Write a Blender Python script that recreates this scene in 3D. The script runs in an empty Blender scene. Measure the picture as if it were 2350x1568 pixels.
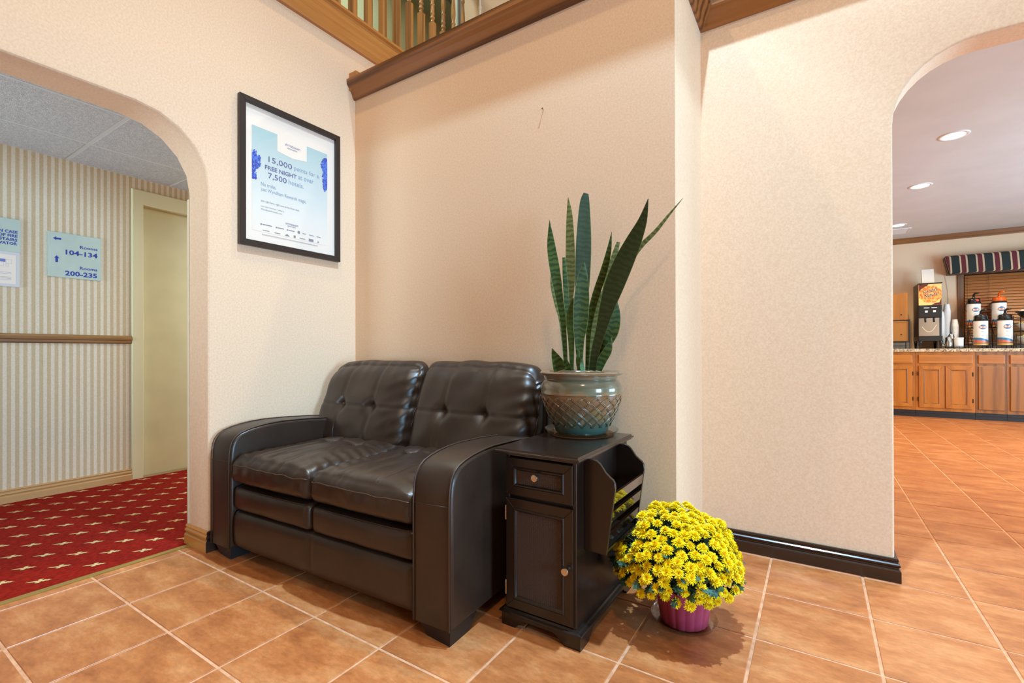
import bpy, bmesh, math, random
from mathutils import Vector, Matrix, noise
random.seed(7)
PI = math.pi
D = bpy.data
S = bpy.context.scene
COL = S.collection

# ------------------------------------------------------------------ camera, world, lights, exposure
F_PX, YAW, PITCH, ROLL, EYE = 1081.96, 0.571816, 0.003, 0.002426, 0.95
cd = D.cameras.new('camera'); cam = D.objects.new('camera', cd); COL.objects.link(cam)
cd.sensor_width = 36.0; cd.lens = 36.0 * F_PX / 2350.0
cd.shift_y = 0.0195089 * F_PX / 2350.0
cd.clip_start = 0.02; cd.clip_end = 60
R3 = Matrix.Rotation(YAW, 3, 'Z') @ Matrix.Rotation(PITCH, 3, 'X') @ Matrix.Rotation(ROLL, 3, 'Y')
M = R3 @ Matrix.Rotation(PI / 2, 3, 'X')
cam.matrix_world = Matrix.Translation((0, 0, EYE)) @ M.to_4x4()
S.camera = cam
vs = S.view_settings
vs.view_transform = 'Standard'; vs.look = 'None'; vs.gamma = 1.0; vs.use_curve_mapping = False
vs.exposure = 0.0
S.cycles.transparent_max_bounces = 24

w = D.worlds.new('world'); S.world = w; w.use_nodes = True
bg = w.node_tree.nodes['Background']; bg.inputs[0].default_value = (1.0, 0.64, 0.30, 1); bg.inputs[1].default_value = 0.25

def point_lamp(name, loc, power, color, r=0.07):
    l = D.lights.new(name, 'POINT'); l.energy = power; l.color = color; l.shadow_soft_size = r
    o = D.objects.new(name, l); o.location = loc; COL.objects.link(o); return o
def area_lamp(name, loc, rot, sx, sy, power, color, spread=PI):
    l = D.lights.new(name, 'AREA'); l.shape = 'RECTANGLE'; l.size = sx; l.size_y = sy
    l.energy = power; l.color = color; l.spread = spread
    o = D.objects.new(name, l); o.location = loc; o.rotation_euler = rot; COL.objects.link(o); return o
# ceiling lamps of the two-storey lobby: one cool high-bay beam over the loveseat, warm cans round it, and an added front fill
def can_or_fill(loc, aim, power, color, cone=125, blend=0.5, r=0.05):
    l = D.lights.new('lobby_can_or_fill_light', 'SPOT'); l.energy = power; l.color = color; l.shadow_soft_size = r; l.spot_size = math.radians(cone); l.spot_blend = blend
    o = D.objects.new('lobby_can_or_fill_light', l); o.location = loc; COL.objects.link(o)
    o.rotation_euler = (Vector(aim) - Vector(loc)).to_track_quat('-Z', 'Y').to_euler(); return o
can_or_fill((-0.07, 1.50, 5.25), (-0.75, 1.75, 0), 1480, (0.46, 0.74, 1.0), 78, 1.0)
can_or_fill((-1.6, 0.9, 5.25), (-1.6, 0.9, 0), 150, (1.0, 0.76, 0.42))
can_or_fill((-1.2, 2.72, 5.25), (-1.0, 0.1, 0), 270, (1.0, 0.90, 0.60), 54, 0.5)
can_or_fill((0.9, -1.2, 5.25), (0.6, -0.6, 0), 230, (1.0, 0.66, 0.36), 125, 0.5, 0.20)  # warm fill added from the front to lift the sofa wall
# daylight from the two panes of the glazed entrance far to the right
DAY = (0.39, 0.70, 1.0)
for _y in (-0.95, 0.0): area_lamp('entrance_daylight', (6.5, _y, 1.30), (0, PI / 2, 0), 2.2, 0.85, 290, DAY)
# breakfast room: downlights over the counter and an added cool fill tilted up at the ceiling
for _y in (4.2, 5.23, 6.63, 8.3):
    for _x in (0.96, 2.6):
        l = D.lights.new('downlight', 'SPOT'); l.energy = 84; l.color = (1.0, 0.76, 0.44); l.spot_size = 2.3; l.spot_blend = 0.6; l.shadow_soft_size = 0.06
        o = D.objects.new('downlight', l); o.location = (_x, _y, 2.69); COL.objects.link(o)
area_lamp('breakfast_ceiling_fill', (5.0, 5.4, 1.2), (0, math.radians(118), 0), 1.8, 4.0, 400, (0.44, 0.78, 1.0))
# added cool fill angled up at the corridor ceiling, fluorescents of both corridors
area_lamp('corridor_ceiling_fill', (-3.5, -2.7, 0.9), (math.radians(104), 0, 0), 1.2, 1.5, 26, (0.64, 0.86, 1.0), math.radians(60))
area_lamp('corridor_light', (-3.45, 3.0, 2.22), (0, 0, 0), 0.5, 1.0, 47, (0.88, 1.0, 0.95))
area_lamp('upper_corridor_light', (-3.4, 2.6, 5.38), (0, 0, 0), 0.6, 2.0, 44, (0.88, 1.0, 0.80))

# ------------------------------------------------------------------ object helpers
def wm(o):
    m = Matrix.Identity(4)
    while o is not None:
        m = Matrix.LocRotScale(o.location, o.rotation_euler, o.scale) @ m
        o = o.parent
    return m
def obj(name, bm, m=None, parent=None, smooth=False, local=False):
    """links a bmesh (or mesh) as ONE mesh object; coordinates are world unless local"""
    if isinstance(bm, bpy.types.Mesh): me = bm
    else:
        me = D.meshes.new(name); bm.to_mesh(me); bm.free()
    if m is not None and not me.materials:
        for mm in (m if isinstance(m, (list, tuple)) else [m]): me.materials.append(mm)
    if smooth is True:
        for p in me.polygons: p.use_smooth = True
    elif smooth:
        me.shade_auto = None if False else None
    o = D.objects.new(name, me); COL.objects.link(o)
    if parent is not None:
        o.parent = parent
        if not local: me.transform(wm(parent).inverted())
    return o
def tag(o, label=None, cat=None, group=None, kind=None):
    if label: o['label'] = label
    if cat: o['category'] = cat
    if group: o['group'] = group
    if kind: o['kind'] = kind
    return o
def thing(name, label, cat, loc=(0, 0, 0), rz=0.0, group=None):
    o = D.objects.new(name, None); o.empty_display_size = 0.05; COL.objects.link(o)
    o.location = loc; o.rotation_euler = (0, 0, rz)
    return tag(o, label, cat, group)
def struct(name, bm, m, label, parent=None, smooth=False):
    o = obj(name, bm, m, parent, smooth); return tag(o, label, None, None, 'structure')
def copy_tree(o, parent=None):
    c = o.copy(); COL.objects.link(c); c.parent = parent
    for ch in list(o.children): copy_tree(ch, c)
    return c
def dup(o, loc, label=None, rz=None):
    c = copy_tree(o); c.location = loc
    if rz is not None: c.rotation_euler = (0, 0, rz)
    if label: c['label'] = label
    return c

# ------------------------------------------------------------------ shape helpers
def BM(): return bmesh.new()
def box(bm, x0, x1, y0, y1, z0, z1, bev=0.0, seg=2, mat=0):
    r = bmesh.ops.create_cube(bm, size=1.0)
    vsx = r['verts']
    for v in vsx:
        v.co = Vector(((x0 + x1) / 2 + v.co.x * (x1 - x0), (y0 + y1) / 2 + v.co.y * (y1 - y0), (z0 + z1) / 2 + v.co.z * (z1 - z0)))
    fs = set(f for v in vsx for f in v.link_faces)
    for f in fs: f.material_index = mat
    if bev > 0:
        es = list(set(e for v in vsx for e in v.link_edges))
        bmesh.ops.bevel(bm, geom=es, offset=bev, segments=seg, profile=0.5, affect='EDGES', clamp_overlap=True, material=mat)
    return bm
def prism(bm, pts, axis, a0, a1, bev=0.0, seg=2, only_front=False):
    """outline pts (2-D) extruded along axis ('x': pts are (y,z); 'y': pts are (x,z); 'z': pts are (x,y))"""
    def P(p, a):
        return {'x': (a, p[0], p[1]), 'y': (p[0], a, p[1]), 'z': (p[0], p[1], a)}[axis]
    n = len(pts)
    v0 = [bm.verts.new(P(p, a0)) for p in pts]; v1 = [bm.verts.new(P(p, a1)) for p in pts]
    fs = [bm.faces.new(v0), bm.faces.new(list(reversed(v1)))]
    for i in range(n):
        fs.append(bm.faces.new([v0[i], v1[i], v1[(i + 1) % n], v0[(i + 1) % n]]))
    bmesh.ops.recalc_face_normals(bm, faces=fs)
    if bev > 0:
        es = [e for e in set(list(fs[0].edges) + list(fs[1].edges))]
        bmesh.ops.bevel(bm, geom=es, offset=bev, segments=seg, profile=0.5, affect='EDGES', clamp_overlap=True)
    return v0, v1
def lathe(bm, prof, c=(0, 0, 0), n=32, rfun=None, mat=0):
    """prof: list of (r, z) from bottom to top"""
    rings = []
    for r, z in prof:
        if r < 1e-6: rings.append([bm.verts.new((c[0], c[1], c[2] + z))])
        else:
            ring = []
            for i in range(n):
                a = 2 * PI * i / n; rr = r * (rfun(a, z) if rfun else 1.0)
                ring.append(bm.verts.new((c[0] + rr * math.cos(a), c[1] + rr * math.sin(a), c[2] + z)))
            rings.append(ring)
    for A, B in zip(rings, rings[1:]):
        if len(A) == 1 and len(B) == 1: continue
        for i in range(n):
            j = (i + 1) % n
            if len(A) == 1: f = bm.faces.new([A[0], B[j], B[i]])
            elif len(B) == 1: f = bm.faces.new([A[i], A[j], B[0]])
            else: f = bm.faces.new([A[i], A[j], B[j], B[i]])
            f.material_index = mat
    return rings
def tube(bm, pts, r, n=6, cap=True, closed=False):
    pts = [Vector(p) for p in pts]; rings = []
    rr = r if isinstance(r, (list, tuple)) else [r] * len(pts)
    N = len(pts)
    up = None
    for i, p in enumerate(pts):
        a = pts[(i - 1) % N] if (closed or i > 0) else p
        b = pts[(i + 1) % N] if (closed or i < N - 1) else p
        t = (b - a)
        t = t.normalized() if t.length > 1e-9 else Vector((0, 0, 1))
        if up is None:
            up = Vector((0, 0, 1)) if abs(t.z) < 0.9 else Vector((1, 0, 0))
        s = t.cross(up)
        if s.length < 1e-6: s = t.orthogonal()
        s.normalize(); u = s.cross(t).normalized(); up = u
        rings.append([bm.verts.new(p + (s * math.cos(2 * PI * k / n) + u * math.sin(2 * PI * k / n)) * rr[i]) for k in range(n)])
    prs = list(zip(rings, rings[1:])) + ([(rings[-1], rings[0])] if closed else [])
    for A, B in prs:
        for k in range(n): bm.faces.new([A[k], B[k], B[(k + 1) % n], A[(k + 1) % n]])
    if cap and not closed:
        bm.faces.new(rings[0]); bm.faces.new(list(reversed(rings[-1])))
    return bm
def smooth_by_angle(o, deg=35):
    me = o.data
    for p in me.polygons: p.use_smooth = True
    me.update()
    bm = bmesh.new(); bm.from_mesh(me)
    lim = math.radians(deg)
    for e in bm.edges:
        if len(e.link_faces) == 2 and e.calc_face_angle(0) > lim: e.smooth = False
    bm.to_mesh(me); bm.free()
    return o
def profile_run(bm, prof, path):
    """sweeps prof [(out, z)] along a plan path [(x, y)], 'out' measured to the right-hand normal given with mitres"""
    n = len(path); nor = []
    for i in range(n - 1):
        dx, dy = path[i + 1][0] - path[i][0], path[i + 1][1] - path[i][1]
        l = math.hypot(dx, dy); nor.append((dy / l, -dx / l))
    rings = []
    for i, (x, y) in enumerate(path):
        if i == 0: m = nor[0]
        elif i == n - 1: m = nor[-1]
        else:
            a, b = nor[i - 1], nor[i]; k = 1 + a[0] * b[0] + a[1] * b[1]
            m = ((a[0] + b[0]) / k, (a[1] + b[1]) / k)
        rings.append([bm.verts.new((x + m[0] * o, y + m[1] * o, z)) for o, z in prof])
    k = len(prof)
    for A, B in zip(rings, rings[1:]):
        for j in range(k): bm.faces.new([A[j], A[(j + 1) % k], B[(j + 1) % k], B[j]])
    bm.faces.new(rings[0]); bm.faces.new(list(reversed(rings[-1])))
    bmesh.ops.recalc_face_normals(bm, faces=bm.faces[:])
    return bm

# ------------------------------------------------------------------ materials
def newmat(name):
    m = D.materials.new(name); m.use_nodes = True
    nt = m.node_tree; b = nt.nodes['Principled BSDF']
    return m, nt, b
def N(nt, t, **kw):
    n = nt.nodes.new(t)
    for k, v in kw.items():
        if k in n.inputs.keys() if hasattr(n.inputs, 'keys') else False: n.inputs[k].default_value = v
        else: setattr(n, k, v)
    return n
def ramp(nt, stops, interp='LINEAR'):
    r = nt.nodes.new('ShaderNodeValToRGB'); cr = r.color_ramp; cr.interpolation = interp
    while len(cr.elements) < len(stops): cr.elements.new(0.5)
    for e, (p, c) in zip(cr.elements, stops):
        e.position = p; e.color = (c[0], c[1], c[2], 1)
    return r
def pos(nt, scale=(1, 1, 1), rot=(0, 0, 0), obj_coords=False):
    if obj_coords:
        g = nt.nodes.new('ShaderNodeTexCoord'); out = g.outputs['Object']
    else:
        g = nt.nodes.new('ShaderNodeNewGeometry'); out = g.outputs['Position']
    mp = nt.nodes.new('ShaderNodeMapping'); mp.inputs['Scale'].default_value = scale; mp.inputs['Rotation'].default_value = rot
    nt.links.new(out, mp.inputs['Vector']); return mp.outputs['Vector']
def bump(nt, b, height, strength=0.3, dist=0.002):
    bp = nt.nodes.new('ShaderNodeBump'); bp.inputs['Strength'].default_value = strength; bp.inputs['Distance'].default_value = dist
    nt.links.new(height, bp.inputs['Height']); nt.links.new(bp.outputs['Normal'], b.inputs['Normal'])
def srgb(r, g, bl):
    f = lambda c: (c / 255 / 12.92) if c / 255 <= 0.04045 else ((c / 255 + 0.055) / 1.055) ** 2.4
    return (f(r), f(g), f(bl))
def flat(name, c, rough=0.5, metal=0.0, spec=0.5, coat=0.0, coat_r=0.1):
    m, nt, b = newmat(name)
    b.inputs['Base Color'].default_value = (*c, 1); b.inputs['Roughness'].default_value = rough
    b.inputs['Metallic'].default_value = metal; b.inputs['Specular IOR Level'].default_value = spec
    b.inputs['Coat Weight'].default_value = coat; b.inputs['Coat Roughness'].default_value = coat_r
    return m
def mottled(name, c1, c2, scale, rough=0.6, bstr=0.15, detail=3.0, spec=0.3, lo=0.35, hi=0.65, stretch=(1, 1, 1), bscale=None):
    m, nt, b = newmat(name)
    v = pos(nt, stretch)
    n = N(nt, 'ShaderNodeTexNoise'); n.inputs['Scale'].default_value = scale; n.inputs['Detail'].default_value = detail
    nt.links.new(v, n.inputs['Vector'])
    r = ramp(nt, [(lo, c1), (hi, c2)]); nt.links.new(n.outputs['Fac'], r.inputs['Fac']); nt.links.new(r.outputs['Color'], b.inputs['Base Color'])
    b.inputs['Roughness'].default_value = rough; b.inputs['Specular IOR Level'].default_value = spec
    if bstr:
        n2 = N(nt, 'ShaderNodeTexNoise'); n2.inputs['Scale'].default_value = bscale or scale * 2; n2.inputs['Detail'].default_value = 2
        nt.links.new(v, n2.inputs['Vector']); bump(nt, b, n2.outputs['Fac'], bstr, 0.002)
    return m
def oak(name, axis, c_light, c_dark, scale=1.0, rough=0.38, coat=0.25, contrast=0.5):
    m, nt, b = newmat(name)
    st = {'x': (1.2, 14, 14), 'y': (14, 1.2, 14), 'z': (14, 14, 1.2)}[axis]
    g = nt.nodes.new('ShaderNodeObjectInfo')
    v0 = pos(nt, tuple(s * scale for s in st))
    add = nt.nodes.new('ShaderNodeVectorMath'); add.operation = 'ADD'
    mul = nt.nodes.new('ShaderNodeMath'); mul.operation = 'MULTIPLY'; mul.inputs[1].default_value = 37.0
    nt.links.new(g.outputs['Random'], mul.inputs[0]); nt.links.new(v0, add.inputs[0]); nt.links.new(mul.outputs[0], add.inputs[1])
    wv = N(nt, 'ShaderNodeTexWave'); wv.wave_type = 'RINGS'; wv.rings_direction = {'x': 'X', 'y': 'Y', 'z': 'Z'}[axis]
    wv.inputs['Scale'].default_value = 0.45; wv.inputs['Distortion'].default_value = 5.0; wv.inputs['Detail'].default_value = 3.0; wv.inputs['Detail Scale'].default_value = 0.8
    nt.links.new(add.outputs[0], wv.inputs['Vector'])
    n = N(nt, 'ShaderNodeTexNoise'); n.inputs['Scale'].default_value = 4.0; n.inputs['Detail'].default_value = 5
    v2 = pos(nt, tuple(s * scale * (0.8 if s < 5 else 3.0) for s in st)); nt.links.new(v2, n.inputs['Vector'])
    mx = nt.nodes.new('ShaderNodeMath'); mx.operation = 'MULTIPLY_ADD'; mx.inputs[1].default_value = contrast; 
    nt.links.new(wv.outputs['Fac'], mx.inputs[0])
    m2 = nt.nodes.new('ShaderNodeMath'); m2.operation = 'MULTIPLY'; m2.inputs[1].default_value = 1.0 - contrast
    nt.links.new(n.outputs['Fac'], m2.inputs[0]); nt.links.new(m2.outputs[0], mx.inputs[2])
    r = ramp(nt, [(0.12, c_dark), (0.6, c_light)]); nt.links.new(mx.outputs[0], r.inputs['Fac'])
    nt.links.new(r.outputs['Color'], b.inputs['Base Color'])
    b.inputs['Roughness'].default_value = rough; b.inputs['Coat Weight'].default_value = coat; b.inputs['Coat Roughness'].default_value = 0.2
    bump(nt, b, n.outputs['Fac'], 0.08, 0.001)
    return m
def clear(name, tint=(1, 1, 1), gl=0.12, rough=0.05):
    """thin clear plastic or glass: mostly see-through with a fresnel gloss"""
    m = D.materials.new(name); m.use_nodes = True; nt = m.node_tree; nt.nodes.clear()
    o = nt.nodes.new('ShaderNodeOutputMaterial'); t = nt.nodes.new('ShaderNodeBsdfTransparent'); g = nt.nodes.new('ShaderNodeBsdfGlossy')
    t.inputs[0].default_value = (*tint, 1); g.inputs['Roughness'].default_value = rough
    lw = nt.nodes.new('ShaderNodeLayerWeight'); lw.inputs['Blend'].default_value = 0.5
    pw = nt.nodes.new('ShaderNodeMath'); pw.operation = 'POWER'; pw.inputs[1].default_value = 4.0; nt.links.new(lw.outputs['Facing'], pw.inputs[0])
    fa = nt.nodes.new('ShaderNodeMath'); fa.operation = 'MULTIPLY_ADD'; fa.inputs[1].default_value = gl * 2.0; fa.inputs[2].default_value = 0.035; nt.links.new(pw.outputs[0], fa.inputs[0])
    mx = nt.nodes.new('ShaderNodeMixShader')
    nt.links.new(fa.outputs[0], mx.inputs[0]); nt.links.new(t.outputs[0], mx.inputs[1]); nt.links.new(g.outputs[0], mx.inputs[2]); nt.links.new(mx.outputs[0], o.inputs[0])
    return m
def emit(name, c, s):
    m = D.materials.new(name); m.use_nodes = True; nt = m.node_tree; nt.nodes.clear()
    o = nt.nodes.new('ShaderNodeOutputMaterial'); e = nt.nodes.new('ShaderNodeEmission'); e.inputs[0].default_value = (*c, 1); e.inputs[1].default_value = s
    nt.links.new(e.outputs[0], o.inputs[0]); return m

# ---- shared materials
WALLP = mottled('wallpaper_beige', srgb(222, 188, 155), srgb(233, 202, 171), 120, 0.65, 0.10, 2.5, lo=0.3, hi=0.7)
OAKX = oak('oak_along_x', 'x', srgb(152, 96, 48), srgb(72, 38, 16), 1.0, 0.38, 0.25, 0.62)
OAKY = oak('oak_along_y', 'y', srgb(180, 120, 60), srgb(146, 92, 42), 1.0, 0.38, 0.25, 0.15)
OAKZ = oak('oak_upright', 'z', srgb(172, 118, 60), srgb(110, 68, 30))
DARKTRIM = flat('dark_painted_trim', srgb(46, 30, 24), 0.28, spec=0.5, coat=0.3)

# ------------------------------------------------------------------ the setting
XL, YP, YR, XS, XE = -2.45, 1.975, 2.495, -0.478, 0.272      # left wall, wall behind sofa, recessed wall, its left and right ends
XC, XI = -4.31, -2.65                                      # corridor wall, inner face of the left wall

# --- tiled floor: grout bed, one object per tile that shows, the rest as stuff
m, nt, b = newmat('floor_tile')
oi = nt.nodes.new('ShaderNodeObjectInfo')
def tile_noise(scale, detail, stretch):
    v = pos(nt, stretch); ad = nt.nodes.new('ShaderNodeVectorMath'); ad.operation = 'ADD'
    mu = nt.nodes.new('ShaderNodeMath'); mu.operation = 'MULTIPLY'; mu.inputs[1].default_value = 53.0
    nt.links.new(oi.outputs['Random'], mu.inputs[0]); nt.links.new(v, ad.inputs[0]); nt.links.new(mu.outputs[0], ad.inputs[1])
    n = N(nt, 'ShaderNodeTexNoise'); n.inputs['Scale'].default_value = scale; n.inputs['Detail'].default_value = detail; n.inputs['Roughness'].default_value = 0.65
    nt.links.new(ad.outputs[0], n.inputs['Vector']); return n
n1 = tile_noise(7.0, 6.0, (0.75, 1.6, 1)); n2 = tile_noise(60.0, 3.0, (0.7, 1.5, 1))
r1 = ramp(nt, [(0.3, srgb(158, 90, 48)), (0.5, srgb(186, 114, 64)), (0.72, srgb(208, 144, 92))])
nt.links.new(n1.outputs['Fac'], r1.inputs['Fac'])
r2 = ramp(nt, [(0.3, (0.72, 0.72, 0.72)), (0.7, (1.1, 1.1, 1.1))]); nt.links.new(n2.outputs['Fac'], r2.inputs['Fac'])
mx = nt.nodes.new('ShaderNodeMix'); mx.data_type = 'RGBA'; mx.blend_type = 'MULTIPLY'; mx.inputs[0].default_value = 0.7
nt.links.new(r1.outputs['Color'], mx.inputs[6]); nt.links.new(r2.outputs['Color'], mx.inputs[7]); nt.links.new(mx.outputs[2], b.inputs['Base Color'])
b.inputs['Roughness'].default_value = 0.34; b.inputs['Specular IOR Level'].default_value = 0.5
bump(nt, b, n1.outputs['Fac'], 0.12, 0.004)
TILE = m
GROUT = mottled('floor_grout', srgb(196, 146, 110), srgb(220, 170, 134), 30, 0.8, 0.1)
bm = BM(); box(bm, -2.588, 5.2, -3.0, 9.7, -0.06, -0.0025)
floor = struct('floor', bm, GROUT, 'terracotta tile floor of the lobby and breakfast room')
PX, G = 0.3363, 0.0092
xs = [-2.588] + [0.163 + PX * k for k in range(-8, 17)]
ys = [0.06 - 0.335 * k for k in range(9, 0, -1)] + [0.06, 0.392, 0.718, 1.043, 1.390, 1.750, 2.104, 2.462]
while ys[-1] < 9.4: ys.append(ys[-1] + 0.344)
def to_px(p):
    q = R3.transposed() @ (Vector(p) - Vector((0, 0, EYE)))
    if q.y < 0.05: return None
    return 1175 + F_PX * q.x / q.y, 784 - F_PX * (q.z / q.y - 0.0195089)
tiles = []
for i in range(len(xs) - 1):
    for j in range(len(ys) - 1):
        x0, x1, y0, y1 = xs[i] + G / 2, xs[i + 1] - G / 2, ys[j] + G / 2, ys[j + 1] - G / 2
        if y0 > 2.6 and x0 < -1.6: continue
        if i == 0: x0 = xs[0] + 0.004
        ps = [to_px((x, y, 0)) for x in (x0, x1) for y in (y0, y1)]; ps = [p for p in ps if p]
        vis = len(ps) > 0 and any(-40 < p[0] < 2390 and 700 < p[1] < 1620 for p in ps) and not (y0 > 2.5 and x1 < 0.2)
        d = (x0 + x1) ** 2 / 4 + (y0 + y1) ** 2 / 4
        tiles.append((0 if vis else 1, d, x0, x1, y0, y1))
tiles.sort()
rest = BM(); cache = {}
def tile_mesh(wd, dp):
    key = (round(wd, 3), round(dp, 3))
    if key not in cache:
        bt = BM(); box(bt, -wd / 2, wd / 2, -dp / 2, dp / 2, -0.008, 0.0)
        es = [e for e in bt.edges if all(v.co.z > -0.001 for v in e.verts)]
        bmesh.ops.bevel(bt, geom=es, offset=0.0015, segments=1, affect='EDGES')
        me = D.meshes.new('tile'); bt.to_mesh(me); bt.free(); me.materials.append(TILE); cache[key] = me
    return cache[key]
for k, (v, d, x0, x1, y0, y1) in enumerate(tiles):
    if k < 290 and v == 0:
        o = obj('tile', tile_mesh(x1 - x0, y1 - y0), None, floor, local=True); o.location = ((x0 + x1) / 2, (y0 + y1) / 2, 0)
    else: box(rest, x0, x1, y0, y1, -0.008, 0.0)
tag(obj('far_tiles', rest, TILE, floor), kind='stuff')

# --- carpet of the corridor with woven lilies, brass edging strip
CARPET = mottled('carpet_red', srgb(112, 14, 10), srgb(148, 32, 18), 160, 0.95, 0.5, 4.0, 0.1, stretch=(1, 0.35, 1), bscale=400)
bm = BM(); box(bm, -4.30, -2.612, -3.0, 4.6, -0.06, 0.002)
carpet = struct('floor', bm, CARPET, 'red carpet with woven lilies in the corridor behind the archway')
MOTIF = mottled('carpet_motif', srgb(196, 168, 116), srgb(214, 190, 140), 300, 0.95, 0.3, 2.0, 0.1)
half = [(0, -0.044), (0.006, -0.030), (0.0075, -0.016), (0.005, -0.006), (0.012, -0.010), (0.020, -0.012), (0.0255, -0.007), (0.026, 0.001), (0.021, 0.005), (0.019, 0.000), (0.013, 0.001), (0.008, 0.006), (0.0115, 0.008), (0.0115, 0.014), (0.006, 0.015), (0.009, 0.026), (0.003, 0.024), (0, 0.034)]
half = [(x * 0.78, y * 1.12) for x, y in half]
lily = half + [(-x, y) for x, y in reversed(half[1:-1])]
bm = BM(); ca, sa = math.cos(-0.60), math.sin(-0.60)
for i in range(-2, 17):
    for j in range(-22, 22):
        cx = -2.931 + 0.1088 * (i - 13); cy = 0.589 + 0.18 * j + (0.09 if i % 2 == 0 else 0.0)
        if not (-4.25 < cx < -2.64 and -2.9 < cy < 4.5): continue
        bm.faces.new([bm.verts.new((cx + ca * x - sa * y, cy + sa * x + ca * y, 0.0032)) for x, y in lily])
tag(obj('carpet_lilies', bm, MOTIF, carpet), kind='stuff')
BRASS = flat('brass', srgb(190, 165, 96), 0.35, 0.85)
bm = BM(); profile_run(bm, [(-0.014, -0.004), (-0.014, 0.004), (-0.006, 0.007), (0.006, 0.007), (0.014, 0.003), (0.014, -0.004)], [(-2.600, 1.098), (-2.600, -3.0)])
struct('trim_1', bm, BRASS, 'brass edging strip between the red carpet and the tiles')

# --- left wall with the archway to the corridor
def arch_pts(a0, a1, ztop, rz, n=7, r0=None):
    pts = [(a0, 0.0)]
    for k in range(n + 1):
        a = PI - (PI / 2) * k / n; pts.append((a0 + rz + rz * math.cos(a), ztop - rz + rz * math.sin(a)))
    for k in range(n + 1):
        a = PI / 2 - (PI / 2) * k / n; pts.append((a1 - rz + rz * math.cos(a), ztop - rz + rz * math.sin(a)))
    pts.append((a1, 0.0)); return pts
def wall_with_arch(outer0, outer1, top, arch, axis, f0, f1, bev=0.014):
    pts = [(outer0, 0.0)] + arch + [(outer1, 0.0), (outer1, top), (outer0, top)]
    bm = BM(); v0, v1 = prism(bm, pts, axis, f0, f1)
    k = len(arch); es = []
    for vv in (v0, v1):
        for i in range(1, k):
            e = bm.edges.get((vv[i], vv[i + 1]))
            if e: es.append(e)
    bmesh.ops.bevel(bm, geom=es, offset=bev, segments=3, profile=0.5, affect='EDGES', clamp_overlap=True)
    return bm
wl = struct('wall_left', wall_with_arch(-3.0, 3.3, 2.86, arch_pts(-0.35, 1.113, 2.035, 0.29, 5), 'x', XI, XL), WALLP, 'cream papered left wall with the corridor archway')
smooth_by_angle(wl, 24)
# --- wall behind the loveseat (ends below the gallery), recessed wall with the breakfast room archway
bm = BM(); box(bm, XL, XS, YP, YR + 0.1, 0, 2.655)
struct('wall_back', bm, WALLP, 'beige papered wall behind the loveseat, capped with an oak crown')
wr = struct('wall_right', wall_with_arch(XS, 3.6, 2.665, arch_pts(XE, 2.15, 2.165, 0.275, 9), 'y', YR, YR + 0.135, 0.012), WALLP, 'beige papered recessed wall with the breakfast room archway')
smooth_by_angle(wr, 24)

# --- crowns in oak
crown = [(0.0, 2.545), (0.012, 2.545), (0.020, 2.556), (0.024, 2.570), (0.036, 2.590), (0.050, 2.606), (0.054, 2.616), (0.064, 2.622), (0.066, 2.652), (0.0, 2.652)]
bm = BM(); profile_run(bm, crown, [(XL, YP), (XS, YP), (XS, YR), (3.6, YR)])
struct('trim_2', bm, OAKX, 'oak crown moulding along the top of the sofa wall and the recess')
bm = BM(); profile_run(bm, [(o, z + 0.045) for o, z in crown], [(XL, 1.928), (XL, 3.2)])
struct('trim_3', bm, OAKY, 'short oak moulding on the left wall above the crown')

# --- gallery: fascia, balustrade, walls and ceiling upstairs
bm = BM(); profile_run(bm, [(0, 2.86), (0.022, 2.86), (0.024, 2.868), (0.024, 3.022), (0.016, 3.030), (0.016, 3.044), (0.034, 3.050), (0.034, 3.066), (-0.09, 3.066), (-0.09, 2.86)], [(XL, -3.0), (XL, 3.19)])
struct('trim_4', bm, OAKY, 'broad oak fascia board below the gallery balusters')
bal = thing('balustrade', 'oak gallery balustrade with turned balusters above the corridor arch', 'balustrade', (-2.47, 2.0, 3.066))
def baluster_bm():
    bm = BM(); a = 0.0205
    box(bm, -a, a, -a, a, 0, 0.43)
    bmesh.ops.bevel(bm, geom=[e for e in bm.edges if abs(e.verts[0].co.z - 0.43) < 1e-4 and abs(e.verts[1].co.z - 0.43) < 1e-4], offset=0.012, segments=2, affect='EDGES')
    prof = [(0.017, 0.425), (0.012, 0.445), (0.019, 0.452), (0.019, 0.462), (0.013, 0.470), (0.013, 0.480), (0.018, 0.487), (0.018, 0.495), (0.014, 0.502), (0.0165, 0.525), (0.014, 0.548), (0.018, 0.553), (0.018, 0.562), (0.012, 0.572), (0.016, 0.60), (0.0185, 0.64), (0.017, 0.69), (0.012, 0.76), (0.010, 0.80), (0.016, 0.81), (0.016, 0.82), (0.012, 0.84), (0.012, 0.95)]
    lathe(bm, prof, n=12); return bm
bmesh_mesh = None
for k in range(14):
    y = 3.092 - 0.1243 * k
    if bmesh_mesh is None:
        o = obj('baluster', baluster_bm(), OAKZ, None); o.parent = bal; smooth_by_angle(o, 40); bmesh_mesh = o
    else:
        o = bmesh_mesh.copy(); COL.objects.link(o)
    o.location = (0.0, y - 2.0, 0.0)
bm = BM(); box(bm, -2.50, -2.44, 1.3, 3.19, 4.01, 4.06, 0.012); obj('handrail', bm, OAKY, bal)
GALP = mottled('gallery_wallpaper', srgb(178, 174, 140), srgb(192, 188, 154), 90, 0.7, 0.05)
bm = BM(); box(bm, -4.40, -4.30, -3.0, 6.2, 3.05, 5.46); struct('wall_gallery', bm, GALP, 'pale green papered wall of the upstairs gallery')
bm = BM(); box(bm, -4.40, -2.57, -3.0, 6.2, 2.90, 3.04); struct('floor', bm, GALP, 'landing slab of the upstairs gallery')
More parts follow.
